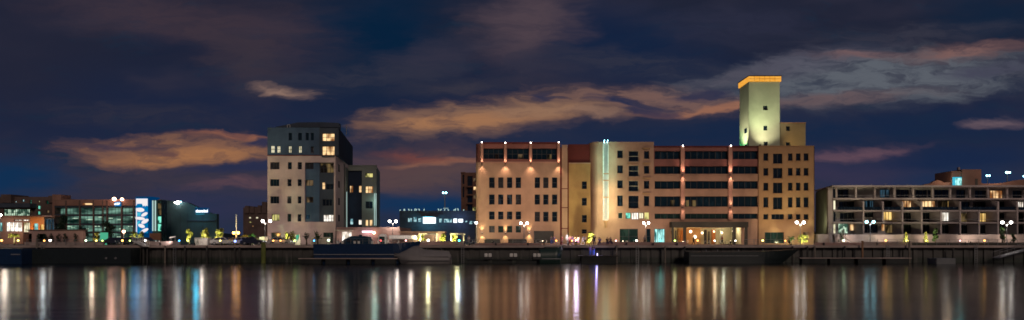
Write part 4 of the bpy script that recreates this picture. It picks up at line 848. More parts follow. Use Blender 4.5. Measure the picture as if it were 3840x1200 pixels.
# plinth wall in front
pw = solo(MB().box(X(3130, 131), X(4000, 131), 131, 131.4, GZ, Z(880, 131), .03), 'garden_wall', M['concrete'], 'long low pinkish concrete wall below the terraced balconies', 'wall', (X(3500, 131), 131, GZ))
solo(MB().box(X(3067, 131.5), X(3110, 131.5), 131.5, 133, GZ, Z(878, 131.5), .03), 'garden_wall', M['concrete'], 'short dim concrete wall block at the left end of the terraced flats', 'wall', (X(3088, 131.5), 131.5, GZ))
for q, e in ((3180, 500), (3330, 420), (3480, 420), (3640, 480), (3790, 420)):
    flood('low wall light at the foot of the garden wall, number of five along it'.replace('number of five along it', {3180: 'nearest its left end', 3330: 'below the amber curtained balcony', 3480: 'between the two yellow cone shrubs', 3640: 'below the middle terraces', 3790: 'nearest its right end'}[q]), (X(q, 128), 128, GZ), (X(q, 133), 133.5, GZ + 3.5), e * .95, (1, .78, .62), 110, 1, 'low lights along the garden wall', s=.12)
# ================================================================= quay wall, deck edge, piles and pontoons
qw = MB().box(-300, 300, 119.2, 122, -2, GZ - .45)
for i in range(-70, 71): qw.box(i * 1.8 - .35, i * 1.8 + .35, 119.0, 119.197, -2, GZ - .46)
solo(qw, 'quay_wall', M['tidal'], kind='structure')
for q, lb in ((160, 'rusty quay ladder left of the landing barge middle'), (655, 'quay ladder between the grey pile and the first dark pile'), (1735, 'quay ladder right of the grey covered cruiser'), (2390, 'quay ladder left of the teal doorway'), (3330, 'quay ladder between the two tall brown piles'), (3660, 'quay ladder left of the far right gangway')):
    x = X(q, 117.9); t = thing('quay_ladder', lb, 'ladder', (x, 117.9, 0), 'ladders on the quay wall')
    for k in (-.22, .22): part(MB().tube([(x + k, 117.9, -.5), (x + k, 117.9, GZ + .1), (x + k, 118.3, GZ + .25)], .04, 6), 'stringer', M['steel'], t)
    for k in range(10): part(MB().tube([(x - .22, 117.9, .1 + k * .3), (x + .22, 117.9, .1 + k * .3)], .025, 6), 'rung', M['steel'], t)
for i, q in enumerate((600, 730, 830, 940, 1060, 1760, 1860, 1980, 2130, 2350, 2450, 2540, 3090, 3290, 3480, 3620)):
    x = X(q, 118.6); t = thing('bollard', 'cast iron mooring bollard on the quay edge ' + ('below the long pinkish wall', 'left of the white containers', 'below the left silver car', 'below the small green tree', 'on the lit strip by the silver car', 'right of the right pergola', 'below the first ground louvers', 'below the second ground louvers', 'below the lavender trio', 'below the big dark shop window', 'below the teal lit doorway', 'below the lit canopy left post', 'by the garden wall left end', 'below the cool double lamp', 'right of the narrower cone shrub', 'before the middle of the garden wall')[i], 'bollard', (x, 118.6, GZ), 'mooring bollards along the quay')
    part(MB().tube([(x, 118.6, GZ), (x, 118.6, GZ + .35)], [.14, .11], 10), 'shaft', M['black'], t); part(MB().tube([(x, 118.6, GZ + .352), (x, 118.6, GZ + .45)], [.19, .15], 10), 'cap', M['black'], t)
solo(MB().box(-300, 300, 118.0, 122, GZ - .42, GZ - .004, .03), 'quay_deck', M['concrete'], kind='structure')
PG = 'mooring piles along the quay'
def pile(q, top, bot, mat, label, Y=117.6, r=.16, cap=None):
    x = X(q, Y)
    t = thing('mooring_pile', label, 'pile', (x, Y, 0), PG)
    part(MB().tube([(x, Y, -1), (x, Y, Z(bot, Y) if bot else 0), (x, Y, Z(top, Y))], [r, r, r * .92], 10), 'shaft', M[mat], t, True)
    part(MB().tube([(x, Y, Z(top, Y) + .002), (x, Y, Z(top, Y) + .1)], [r * 1.15, r * .5], 10), 'cap', M[cap or mat], t)
M['pilew'] = plaster('pale_timber', (.22, .19, .16), stain=.5, bump=.5); M['pilebrown'] = plaster('orange_brown_timber', (.34, .19, .11), stain=.4, bump=.5)
M['pileweed'] = plaster('weedy_timber', (.16, .19, .05), stain=.5, bump=.5); M['piledark'] = plaster('dark_timber', (.06, .058, .055), stain=.5, bump=.5)
for q, top, mat, lb in ((138, 903, 'pilew', 'pale pile under the palm tree at the far left'), (525, 932, 'piledark', 'left one of three short piles below the white gangway'), (538, 932, 'piledark', 'middle one of three short piles below the white gangway'), (552, 930, 'piledark', 'right one of three short piles below the white gangway'),
    (619, 925, 'pilew', 'grey pile in front of the dark green hall'), (693, 925, 'piledark', 'dark pile below the first floodlit yellow shrub'), (776, 925, 'piledark', 'dark pile beneath the white containers'), (880, 928, 'piledark', 'dark pile below the orange double lamp'), (898, 928, 'piledark', 'dark pile just right of the orange double lamp'),
    (2312, 922, 'pilew', 'pale pile right of the standing crowd'), (2494, 926, 'pilew', 'pale pile under the teal lit doorway'), (2568, 926, 'piledark', 'dark pile left of the long dark barge'), (2972, 925, 'piledark', 'thin dark pile near the right end of the barge'), (3028, 925, 'piledark', 'thin dark pile below the ochre end bay corner'), (3055, 925, 'pilew', 'pale pile at the gap between ochre bay and terraced flats'),
    (3168, 925, 'piledark', 'dark pile below the sloping white handrail'), (3574, 930, 'piledark', 'dark pile right of the pale floating box')):
    pile(q, top, 985, mat, lb)
pile(988, 908, 985, 'pileweed', 'thick yellow-green weedy pile left of the parked silver car', 117.2, .42, 'concrete')
pile(3234, 700 + 204, 985, 'pilebrown', 'orange-brown pile rising left of the first promenade bench', 117.3, .17)
pile(3410, 905, 985, 'pilew', 'tall pale brown pile below the first yellow cone shrub', 117.3, .17)
def pontoon(label, q0, q1, Y, top=.55, depth=2.2, mat='concrete', hooks=()):
    x0, x1 = X(q0, Y), X(q1, Y)
    t = thing('floating_pontoon', label, 'pontoon', ((x0 + x1) / 2, Y, 0))
    part(MB().box(x0, x1, Y, Y + depth, top - .14, top, .02), 'deck', M[mat], t)
    n = max(1, int((x1 - x0) / 4)); mb = MB()
    for i in range(n):
        a = x0 + (x1 - x0) * (i + .08) / n; b = x0 + (x1 - x0) * (i + .92) / n
        part(MB().box(a, b, Y + .12, Y + depth - .1, -.4, top - .145, .05), 'float', M['darkconc'], t)
    for q in hooks:
        x = X(q, Y); part(MB().box(x - .3, x + .3, Y + .1, Y + .5, top + .003, top + .4, .06), 'cleat_box', M['whitep'], t)
    return t
pontoon('long thin pontoon in front of the dark blue ferry', 1118, 1490, 112.5, .95, 1.2)
pontoon('dark pontoon with white boxes below the red attic wing', 1745, 2020, 113.5, .7, 2.2, 'darkconc', )
pontoon('long thin pontoon below the left terraced flats', 3000, 3420, 113.5, 1.0, 1.3)
pontoon('low pontoon on which the purple lit couple stands', 2168, 2325, 113.0, 1.35, 2.6, 'piledark')
for q in (1830, 1925, 2013):
    x, Y = X(q, 113.2), 113.2
    t = thing('fender_box', {1830: 'leftmost of three white fender boxes low on the dark quay', 1925: 'middle one of three white fender boxes low on the dark quay', 2013: 'rightmost of three white fender boxes near the green tender'}[q], 'fender', (x, Y, .9), 'white fender boxes on the quay')
    for k in (-.34, .34): part(MB().box(x + k - .28, x + k + .28, Y - .3, Y + .3, 1.15, 1.75, .1), 'fender', M['whitep'], t)
    part(MB().box(x - .7, x + .7, Y - .2, Y + .3, .72, 1.12, .03), 'bracket', M['black'], t)
pf = solo(MB().box(X(3512, 112), X(3584, 112), 112, 114.5, -.3, .95, .08), 'floating_box', plaster('pale_plastic_float', (.20, .21, .22), stain=.3), 'pale grey floating dock box alone on the dark water', 'float', (X(3548, 112), 112, 0))
# gangway at far right and white gangway at left
def gangway(label, p, q, w, mat):
    p, q = Vector(p), Vector(q); t = thing('gangway', label, 'gangway', p)
    mb = MB(); d = q - p; n = Vector((-d.y, d.x, 0)).normalized() * w / 2
    u = Vector((0, 0, .12))
    a, b, c, e = p - n, p + n, q + n, q - n
    for f in ((a, e, c, b), (a + u, b + u, c + u, e + u), (a, a + u, e + u, e), (b, c, c + u, b + u), (a, b, b + u, a + u), (e, e + u, c + u, c)): mb.quad(*f)
    part(mb, 'walkway', M[mat], t)
    for s in (n, -n):
        r = MB(); r.tube([p + s + Vector((0, 0, 1)), q + s + Vector((0, 0, 1))], .04, 6)
        for i in range(7):
            k = p.lerp(q, i / 6) + s; r.tube([k + Vector((0, 0, .1)), k + Vector((0, 0, 1))], .03, 5)
        part(r, 'handrail', M['rail'] if mat != 'whitep' else M['whitep'], t)
    return t
gangway('pale sloping gangway at the right edge leading to the water', (X(3735, 113.5), 113.5, .95), (X(3900, 116.8), 116.8, 3.0), 1.3, 'steel')
gangway('short white gangway sloping off the quay before the blue panel tower', (X(508, 119), 119, GZ + .7), (X(548, 116.5), 116.5, GZ - .2), 1.1, 'whitep')
# ramp / dark hull-like barge
def hull(mb, x0, x1, yc, zw, zd0, zd1, beam, bow0=0., bow1=0., draft=.5, n=24, flare=.8):
    """boat hull between x0 and x1; bow0 / bow1 = length of the pointed ends"""
    rows_ = []
    for i in range(n + 1):
        t = i / n; x = x0 + (x1 - x0) * t
        f = 1.
        if bow0 and x - x0 < bow0: f = min(f, max(0, math.sin((x - x0) / bow0 * math.pi / 2)) ** .7)
        if bow1 and x1 - x < bow1: f = min(f, max(0, math.sin((x1 - x) / bow1 * math.pi / 2)) ** .7)
        zt_ = zd0 + (zd1 - zd0) * t
        if bow0: zt_ += .5 * max(0, 1 - (x - x0) / (bow0 * 1.5)) ** 2
        if bow1: zt_ += .5 * max(0, 1 - (x1 - x) / (bow1 * 1.5)) ** 2
        b = beam / 2 * max(f, .03); bl = b * (flare if f > .9 else flare * f)
        rak = 0
        if bow0 and f < 1 and x - x0 < bow0: rak = bow0 * .35 * (1 - f)
        if bow1 and f < 1 and x1 - x < bow1: rak = -bow1 * .35 * (1 - f)
        rows_.append([mb.bm.verts.new(v) for v in ((x, yc - b, zt_), (x + rak * .6, yc - (b + bl) / 2, zw + (zt_ - zw) * .4), (x + rak, yc - bl, zw - .05), (x + rak, yc, zw - draft), (x + rak, yc + bl, zw - .05), (x + rak * .6, yc + (b + bl) / 2, zw + (zt_ - zw) * .4), (x, yc + b, zt_))])
    for a, b in zip(rows_, rows_[1:]):
        for k in range(6): mb.bm.faces.new((a[k], b[k], b[k + 1], a[k + 1]))
        mb.bm.faces.new((a[6], b[6], b[0], a[0]))
    for r in (rows_[0], rows_[-1]):
        try: mb.bm.faces.new(r)
        except ValueError: pass
    return mb
M['hullblue'] = paint('deep_blue_hull', (.008, .03, .085), .35); M['hulldark'] = paint('black_green_hull', (.014, .022, .024), .4); M['hullgreen'] = paint('dark_green_hull', (.02, .045, .04), .4)
M['covergrey'] = plaster('grey_boat_cover', (.24, .23, .23), stain=.25, bump=.4); M['canopyblue'] = plaster('blue_canvas', (.02, .06, .11), stain=.4)
M['windowdark'] = M['glass']
# dark blue ferry with canvas wheelhouse
Y = 115.5
fe = thing('ferry', 'long dark blue ferry moored below the tower with a blue canvas canopy', 'boat', (X(1380, Y), Y, 0))
part(hull(MB(), X(1188, Y), X(1580, Y), Y, .0, Z(915, Y), Z(914, Y), 4.2, 0, 5.0), 'hull', M['hullblue'], fe, False)
part(MB().box(X(1190, Y), X(1510, Y), Y - 2.16, Y - 2.09, 1.5, 1.62), 'rubbing_strake', M['steel'], fe)
cb = MB(); x0, x1 = X(1296, Y), X(1392, Y); zd, zc = Z(915, Y), Z(885, Y)
cb.xz([(x0 - .8, zd), (x1, zd), (x1 - .3, zc - .2), (x1 - 1.4, zc), (x0 + 1.4, zc), (x0 + .2, zc - .55)], Y - 1.6, Y + 1.6)
part(cb, 'canopy', M['canopyblue'], fe)
for q in (1318, 1345): part(MB().box(X(q - 9, Y), X(q + 9, Y), Y - 1.64, Y - 1.605, zd + .35, zd + .8), 'window', M['glass'], fe)
rl = MB(); z0 = Z(914, Y)
for q in range(1194, 1550, 22): rl.tube([(X(q, Y), Y - 2.0, z0 - .1), (X(q, Y), Y - 2.0, z0 + .85)], .03, 5)
for dz in (.5, .85): rl.tube([(X(1194, Y), Y - 2.0, z0 + dz), (X(1538, Y), Y - 2.1, z0 + dz)], .025, 5)
part(rl, 'guard_rail', M['rail'], fe)
for q in (1275, 1290, 1335, 1350, 1400): part(MB().box(X(q, Y), X(q + 8, Y), Y - 1.9, Y - 1.5, z0 + .02, z0 + .5, .06), 'deck_box', M['whitep'], fe)
# grey covered cruiser
Y = 113.2
cr = thing('motor_cruiser', 'pale grey motor cruiser under a fitted boat cover in front of the marquee', 'boat', (X(1585, Y), Y, 0))
part(hull(MB(), X(1478, Y), X(1692, Y), Y, .0, 1.35, 1.1, 3.0, 3.4, 0), 'hull', M['covergrey'], cr, True)
cv = MB(); prof = [(1478, 958, .1), (1496, 950, .5), (1520, 938, .95), (1552, 922, 1.1), (1566, 921, 1.1), (1592, 935, 1.25), (1640, 938, 1.3), (1684, 941, 1.25), (1692, 962, 1.1)]
rws = []
for q, py, hb in prof:
    z = Z(py, Y); x = X(q, Y); e = 1.25 if q < 1690 else .9
    rws.append([cv.bm.verts.new(v) for v in ((x, Y - hb * 1.25, min(e, z)), (x, Y - hb * .75, e + (z - e) * .75), (x, Y, max(z, e)), (x, Y + hb * .75, e + (z - e) * .75), (x, Y + hb * 1.25, min(e, z)))])
for a, b in zip(rws, rws[1:]):
    for k in range(4): cv.bm.faces.new((a[k], b[k], b[k + 1], a[k + 1]))
part(cv, 'boat_cover', M['covergrey'], cr, True)
part(MB().tube([(X(1600, Y), Y - .9, Z(936, Y)), (X(1612, Y), Y - .9, Z(920, Y)), (X(1650, Y), Y - .9, Z(920, Y)), (X(1660, Y), Y - .9, Z(938, Y))], .04, 6), 'targa_bar', M['rail'], cr)
part(MB().box(X(1500, Y), X(1688, Y), Y - 1.56, Y - 1.5, .5, .58), 'waterline_stripe', M['hulldark'], cr)
# green tender by the crowd, barge, far left hull
Y = 115.5
td = thing('tender_boat', 'small dark green tender moored below the crowd', 'boat', (X(2070, Y), Y, 0))
part(hull(MB(), X(2022, Y), X(2112, Y), Y, 0, Z(934, Y), Z(930, Y), 2.2, 0, 1.4), 'hull', M['hullgreen'], td, True)
part(MB().box(X(2040, Y), X(2090, Y), Y - 1.0, Y + 1.0, Z(932, Y), Z(926, Y), .08), 'cuddy', M['hulldark'], td)
part(MB().box(X(2030, Y), X(2100, Y), Y - 1.12, Y - 1.06, .75, .84), 'rubbing_strake', M['steel'], td)
Y = 115
bg_ = thing('barge', 'long low black barge below the lit restaurant', 'boat', (X(2800, Y), Y, 0))
mb = MB(); part(hull(mb, X(2575, Y), X(3000, Y), Y, .0, Z(944, Y), Z(944, Y), 3.4, 0, 9, flare=.9), 'hull', M['hulldark'], bg_)
part(MB().box(X(2580, Y), X(2830, Y), Y - 1.75, Y - 1.71, 1.3, 1.38), 'rubbing_strake', M['rail'], bg_)
for q in (2640, 2682, 2760, 2850): part(MB().tube([(X(q, Y), Y - 1.3, Z(945, Y)), (X(q, Y), Y - 1.3, Z(935, Y))], .09, 8), 'bollard', M['rail'], bg_)
Y = 114
bl = thing('work_boat', 'dark blue work boat hull cut off by the left edge', 'boat', (X(30, Y), Y, 0))
part(hull(MB(), X(-160, Y), X(112, Y), Y, 0, Z(932, Y), Z(932, Y), 4, 0, 0, flare=.95), 'hull', M['hullblue'], bl)
part(MB().box(X(75, Y), X(108, Y), Y - 2.1, Y - 1.6, Z(955, Y), Z(951, Y)), 'side_step', M['steel'], bl)
Y = 116
sk = thing('landing_barge', 'wide dark flat barge moored under the left terrace wall', 'boat', (X(330, Y), Y, 0))
part(hull(MB(), X(130, Y), X(508, Y), Y, 0, Z(934, Y), Z(930, Y), 3, 0, 0, flare=1), 'hull', M['hulldark'], sk)
for q in (420, 455): part(MB().tube([(X(q, Y), Y - 1.6, .9), (X(q, Y), Y - 1.75, .9)], .18, 10), 'fender', M['rail'], sk)
# ---------------------------------------------------------------- railings and street furniture on the promenade
def railing(label, q0, q1, Y=118.3, h=1.0, mat='rail', step=1.6, glassy=False):
    x0, x1 = X(q0, Y), X(q1, Y); t = thing('railing', label, 'railing', ((x0 + x1) / 2, Y, GZ))
    n = max(2, int((x1 - x0) / step))
    for i in range(n + 1):
        x = x0 + (x1 - x0) * i / n; part(MB().box(x - .03, x + .03, Y - .03, Y + .03, GZ, GZ + h), 'post', M[mat], t)
    part(MB().box(x0, x1, Y - .04, Y + .04, GZ + h + .002, GZ + h + .06), 'handrail', M[mat], t)
    for k in (.35, .68): part(MB().box(x0, x1, Y - .012, Y + .012, GZ + h * k, GZ + h * k + .03), 'rail', M[mat], t)
    return t
railing('low dark railing in front of the red attic wing', 1745, 2030)
railing('dark railing left of the palm by the ochre end bay', 2790, 3052)
railing('grey railing on the quay below the left terraced flats', 3290, 3550, mat='rail')
railing('grey railing on the quay at the right edge', 3560, 3960, mat='rail')
railing('terrace railing at far left along the pinkish quay', 100, 390, mat='rail')
bn = 'low promenade walls'
def lowwall(label, q0, q1, py, Y=119.5, mat='pinkwall', d=.5, name='low_wall'):
    solo(MB().box(X(q0, Y), X(q1, Y), Y, Y + d, GZ, Z(py, Y), .03), name, M[mat], label, 'wall', (X((q0 + q1) / 2, Y), Y, GZ))
lowwall('pinkish kerb wall on the terrace edge at far left', 90, 385, 908, 118.9, 'concrete')
lowwall('long low pinkish wall right of the white gangway', 548, 672, 905, 119.5, 'concrete')
lowwall('square brown brick wall block below the green glass flank', 560, 602, 874, 150, 'brick')
lowwall('pale wall block left of the tower base', 972, 1004, 888, 128, 'concrete')
lowwall('pale wall in front of the silver car', 1008, 1058, 898, 122.5, 'concrete')
lowwall('lit pale concrete strip at the quay edge below the silver car', 998, 1102, 913, 118.1, 'concrete', .4)
lowwall('beige slatted wall behind the dark palms by the tower', 1165, 1236, 889, 126, 'cream')
lowwall('pink dining terrace wall below the yellow pergolas', 1565, 1740, 905, 121, 'pinkwall')
lowwall('long low lilac-pink promenade wall right of the crowd', 2240, 2575, 908, 119, 'pinkwall')
lowwall('pinkish promenade kerb below the red attic wing', 1780, 2030, 911, 118.8, 'pinkwall')
lowwall('pinkish kerb wall in front of the terraced flats left end', 3055, 3236, 909, 118.8, 'pinkwall')
lowwall('beige seat wall below the amber curtained balcony', 3240, 3420, 907, 119.8, 'concrete')
lowwall('dark seat wall right of the two yellow cone shrubs', 3420, 3960, 909, 119.8, 'grey')
wl = thing('garden_terrace', 'pinkish terrace wall with dark slab top below the glazed hall', 'wall', (X(220, 140), 140, GZ))
part(MB().box(X(108, 140), X(310, 140), 140, 141, GZ, Z(865, 140)), 'wall', M['pinkwall'], wl); part(MB().box(X(104, 140), X(314, 140), 139.8, 141.4, Z(865, 140) + .003, Z(861, 140)), 'slab', M['hotel'], wl)
lamp('POINT', wl.root if hasattr(wl, 'root') else wl, (X(350, 138), 137.5, GZ + 2.6), 220, (1, .75, .55), size=.3)
# brown brick planters at the restaurant
for q0, q1, lb in ((86, 120, 'brown planter left of the orange doorway'), (146, 172, 'brown planter right of the orange doorway')):
    t = thing('planter', lb, 'planter', (X(q0, 140), 140, GZ), 'brick planters before the restaurant'); part(MB().box(X(q0, 140), X(q1, 140), 140, 141, GZ, Z(876, 140), .04), 'box', M['brick'], t)
    part(MB().box(X(q0 + 1, 140), X(q1 - 1, 140), 140.1, 140.9, Z(876, 140) + .003, Z(873, 140), .05), 'hedge', M['leafdark'], t)
kx = thing('kiosk', 'small green lit kiosk left of the parked dark cars', 'kiosk', (X(384, 130), 130, GZ))
part(MB().box(X(375, 130), X(394, 130), 130, 131, GZ, Z(872, 130), .04), 'body', M['greenbox'], kx); part(MB().box(X(373, 130), X(396, 130), 129.8, 131.2, Z(872, 130) + .003, Z(870, 130)), 'roof', M['hotel'], kx)
# ---------------------------------------------------------------- street lamps
LG = 'double-headed lamps along the promenade'
def street_lamp(label, q, Y, heads, zpy, lens='lens', r=.27, base=None, mat='rail', light=170, lc=(1, .86, .72)):
    x = X(q, Y); zz = Z(zpy, Y)
    t = thing('street_lamp', label, 'street lamp', (x, Y, GZ if base is None else base), LG)
    b0 = GZ if base is None else base
    part(MB().tube([(x, Y, b0), (x, Y, b0 + .5), (x, Y, b0 + .55), (x, Y, zz - .55)], [.12, .11, .07, .055], 8), 'pole', M[mat], t)
    for hq in heads:
        hx = X(hq, Y)
        part(MB().tube([(x, Y, zz - .6), (x + (hx - x) * .5, Y, zz - .2), (hx, Y, zz + r + .06), ], .035, 6), 'arm', M[mat], t)
        part(MB().ball((hx, Y, zz), r), 'lamp_globe', M[lens], t, True)
        part(MB().tube([(hx, Y, zz + r * .8), (hx, Y, zz + r + .1)], [r * .8, r * .25], 10), 'hood', M[mat], t)
    if light: lamp('SPOT', t, (x, Y, zz - .3), light * 1.1, lc, (x, Y + 3, zz - 6), 150, .5, .3)      # shielded: throws its light down and landward
    return t
street_lamp('double street lamp at the left corner of the white tower', 994, 126, (985, 1013), 829, r=0.26, light=756)
street_lamp('double street lamp on the podium right of the grey-green wing', 1473, 130, (1461, 1485), 830, r=0.26, light=432)
street_lamp('double street lamp before the red attic wing', 1965, 124, (1953, 1977), 837, r=0.23, light=594)
street_lamp('double street lamp left of the teal lit doorway', 2421, 126, (2414, 2432), 836, r=0.22, light=468)
street_lamp('double street lamp before the ochre end bay', 3001, 125, (2988, 3014), 834, r=0.27, light=756)
street_lamp('double street lamp with cool heads before the left terraced flats', 3263, 125, (3250, 3276), 832, 'lenscool', .25, light=560, lc=(.85, .95, 1))
street_lamp('double street lamp before the right terraced flats', 3775, 125, (3759, 3791), 834, r=0.26, light=684)
street_lamp('double lamp with orange heads on the left quay', 884, 124, (877, 893), 873, 'lenswarm', .27, light=520, lc=(1, .5, .12))
street_lamp('lamp glowing white beside the left edge of the red attic wing', 1787, 128, (1786,), 835, r=0.23, light=270)
street_lamp('small orange lamp among the dark cars', 459, 121, (459,), 902, 'lenswarm', .14, light=40, lc=(1, .6, .3))
street_lamp('rosy lamp before the glazed hall', 464, 138, (464,), 868, 'lensrose', .3, light=400, lc=(1, .6, .45))
street_lamp('small lamp in front of the far left restaurant', 2, 135, (2,), 806, r=0.23, light=180)
def mast(label, q, Y, zpy, base_py, lens, r, light=0):
    x = X(q, Y); zz = Z(zpy, Y)
    t = thing('light_mast', label, 'light mast', (x, Y, GZ), 'tall masts on the skyline')
    part(MB().tube([(x, Y, GZ), (x, Y, zz)], [.28, .14], 8), 'pole', M['steel'], t)
    part(MB().box(x - .9, x + .9, Y - .3, Y + .3, zz, zz + .25), 'crossbar', M['steel'], t)
    for k in (-.5, .5): part(MB().ball((x + k, Y - .4, zz - .1), r), 'lamp', M[lens], t, True)
mast('tall mast with cyan lamps standing over the quay shed', 1668, 225, 722, 785, 'lenscool', .28)
mast('near one of two cyan masts right of the roof penthouse', 3703, 260, 658, 690, 'lenscool', .3)
mast('taller one of the cyan masts right of the roof penthouse', 3777, 240, 646, 690, 'lenscool', .36)
mast('cyan mast cut off by the right edge', 3842, 250, 660, 690, 'lenscool', .3)
fp = thing('flagpole', 'white flagpole standing behind the orange double lamp', 'pole', (X(886, 128), 128, GZ)); part(MB().tube([(X(886, 128), 128, GZ), (X(886, 128), 128, Z(806, 128))], [.13, .07], 8), 'pole', M['whitep'], fp); part(MB().ball((X(886, 128), 128, Z(805, 128)), .12), 'finial', M['steel'], fp)
lamp('SPOT', fp, (X(886, 128), 127, GZ + .4), 400, (1, .8, .55), (X(886, 128), 128, GZ + 5), 40, 1, .1)

# small coloured lanterns on short posts along the promenade edge
LC = {'orange': (1, .42, .10), 'yellow': (1, .80, .22), 'white': (1, .92, .8), 'blue': (.08, .45, 1), 'green-white': (.75, 1, .62), 'red': (1, .08, .08), 'pink': (1, .5, .5), 'teal': (.1, .9, .75), 'lime': (.65, 1, .2)}
for n_, c_ in LC.items(): M['lan_' + n_] = glow('lantern_' + n_.replace('-', '_'), c_, 5.5 if n_ != 'white' else 7.5)
for q, n_, pl_, r_ in ((6, 'orange', 'at the left edge above the dark blue hull', .17), (68, 'yellow', 'right of the pale palm', .15), (166, 'orange', 'below the left dark shrubs', .13), (188, 'white', 'below the middle of the pink terrace wall', .19), (322, 'green-white', 'left of the amber lit bush', .15), (361, 'yellow', 'below the amber lit bush', .13), (384, 'lime', 'before the green kiosk', .12), (487, 'lime', 'by the shrubs below the blue panel', .12), (545, 'white', 'at the head of the white gangway', .16),
    (672, 'blue', 'right end of the long pinkish wall', .13), (705, 'lime', 'under the leftmost floodlit tree', .12), (826, 'yellow', 'left of the orange double lamp', .13), (1025, 'orange', 'beside the silver car front', .13), (1052, 'orange', 'beside the silver car rear', .13), (1105, 'lime', 'below the green sign', .13), (1178, 'blue', 'between the two dark palms', .13), (1232, 'green-white', 'right of the beige slatted wall', .2), (1300, 'white', 'before the lit podium shopfront', .2), (1385, 'pink', 'under the neon strip', .18), (1428, 'red', 'before the pale kiosk', .13), (1522, 'pink', 'under the long white canopy', .14), (1606, 'white', 'inside the left pergola', .2), (1722, 'teal', 'in the right pergola', .16),
    (2086, 'orange', 'left of the folded parasol', .13), (2145, 'orange', 'beside the lavender trio', .12), (2310, 'pink', 'left of the big dark shop window', .13), (2387, 'white', 'right of the big dark shop window', .15), (2476, 'teal', 'before the teal lit doorway', .15), (2531, 'lime', 'under the lit canopy left end', .14), (2616, 'orange', 'under the lit canopy middle', .15), (2680, 'white', 'under the lit canopy right half', .12), (2758, 'white', 'under the lit canopy right end', .12), (2860, 'yellow', 'before the last shopfront', .16), (2945, 'orange', 'left of the stocky green palm', .12), (3164, 'green-white', 'before the white lit ground flat', .16), (3322, 'orange', 'below the amber curtained balcony', .16), (3400, 'yellow', 'below the wider cone shrub', .14), (3474, 'yellow', 'below the narrower cone shrub', .12), (3600, 'pink', 'before the middle garden wall', .12), (3692, 'orange', 'left of the right double lamp', .15)):
    Y = 119.4; x = X(q, Y); t = thing('lantern', 'small %s lantern on a short post %s' % (n_, pl_), 'lantern', (x, Y, GZ), 'lanterns along the quay edge')
    part(MB().tube([(x, Y, GZ), (x, Y, GZ + .7)], [.05, .035], 6), 'post', M['rail'], t); part(MB().ball((x, Y, GZ + .7 + r_), r_ * 1.12, u=10, v=6), 'globe', M['lan_' + n_], t, True); part(MB().tube([(x, Y, GZ + .7 + r_ * 1.9), (x, Y, GZ + .7 + r_ * 2.3)], [r_ * .7, r_ * .2], 8), 'cap', M['rail'], t)
# ================================================================= trees and plants
def leaves(mb, c, r, n, s, rg, flat=.8):
    for _ in range(n):
        d = Vector((rg.gauss(0, 1), rg.gauss(0, 1), rg.gauss(0, 1))).normalized() * rg.random() ** .45
        p = Vector(c) + Vector((d.x * r[0], d.y * r[1], d.z * r[2]))
        u = Vector((rg.uniform(-1, 1), rg.uniform(-1, 1), rg.uniform(-1, 1))).normalized(); v = u.cross(Vector((rg.uniform(-1, 1), rg.uniform(-1, 1), rg.uniform(-1, 1)))).normalized()
        k = s * rg.uniform(.7, 1.5)
        mb.quad(p - u * k, p + v * k * .45, p + u * k, p - v * k * .45)
def tree(label, q, Y, top, base, w, mat, group=None, cat='tree', name='tree', seed=1, n=900, up=None, upc=(1, .95, .5), clumps=9, shape='round'):
    rg = random.Random(seed); x = X(q, Y); zb = GZ; h = Z(top, Y) - zb; W = w * Y / F / 2
    t = thing(name, label, cat, (x, Y, zb), group)
    tr = MB(); th = h * (.4 if shape != 'cone' else .15)
    tr.tube([(x, Y, zb), (x + rg.uniform(-.08, .08), Y, zb + th * .6), (x + rg.uniform(-.1, .1), Y, zb + h * .75)], [h * .028, h * .022, h * .008], 8)
    for i in range(5):
        a = rg.uniform(0, 6.28); z0 = zb + th * rg.uniform(.6, 1.2)
        tr.tube([(x, Y, z0), (x + math.cos(a) * W * .5, Y + math.sin(a) * W * .5, z0 + h * .2), (x + math.cos(a) * W * .75, Y + math.sin(a) * W * .7, z0 + h * .36)], [h * .014, h * .008, h * .003], 6)
    part(tr, 'trunk', M['trunk'], t)
    cr_ = MB()
    for i in range(clumps):
        f = (i + .5) / clumps
        if shape == 'cone':
            rr_ = W * (1.02 - f) * .9 + .06; c = (x + rg.uniform(-.1, .1) * W, Y, zb + h * (.06 + .9 * f)); rad = (rr_, rr_, h / clumps * .9)
        else:
            lo = h * .22; zz = zb + lo + (h - lo) * ((i + rg.random()) / clumps * .82 + .06); ww = W * math.sqrt(max(.15, 1 - ((zz - zb - lo - (h - lo) * .42) / ((h - lo) * .66)) ** 2))
            a = rg.uniform(0, 6.28); k = rg.uniform(.2, .62); c = (x + math.cos(a) * ww * k, Y + math.sin(a) * ww * k, zz); rad = (W * rg.uniform(.36, .55), W * .45, h * rg.uniform(.09, .15))
        leaves(cr_, c, rad, n // clumps, .17 * max(.7, h / 4), rg)
    part(cr_, 'crown', M[mat], t)
    if up:
        part(MB().box(x - .42, x - .32, Y - 1.5, Y - 1.3, zb, zb + .1), 'uplight', M['black'], t)
        lamp('SPOT', t, (x - .3, Y - 1.9, zb + .3), up * 5, upc, (x, Y, zb + h * .62), 95, 1, .1)
    return t
TG = 'floodlit yellow trees on the left quay'
tree('floodlit yellow-green tree in front of the dark hall, leftmost of three', 711, 126, 858, 893, 30, 'leafy', TG, seed=3, up=520)
tree('floodlit leaning yellow-green tree behind the white containers', 769, 126, 856, 893, 36, 'leafy', TG, seed=5, up=560)
tree('floodlit yellow-green tree with two tops left of the orange lamp', 822, 126.5, 856, 893, 40, 'leafy', TG, seed=8, up=560)
tree('orange lit bush right of the orange lamp', 922, 126, 880, 905, 44, 'leafy', None, 'bush', 'bush', seed=11, up=260, upc=(1, .6, .2))
tree('small green tree left of the double lamp by the tower', 947, 127, 872, 905, 34, 'leaf', None, seed=12, up=330, upc=(.6, 1, .5))
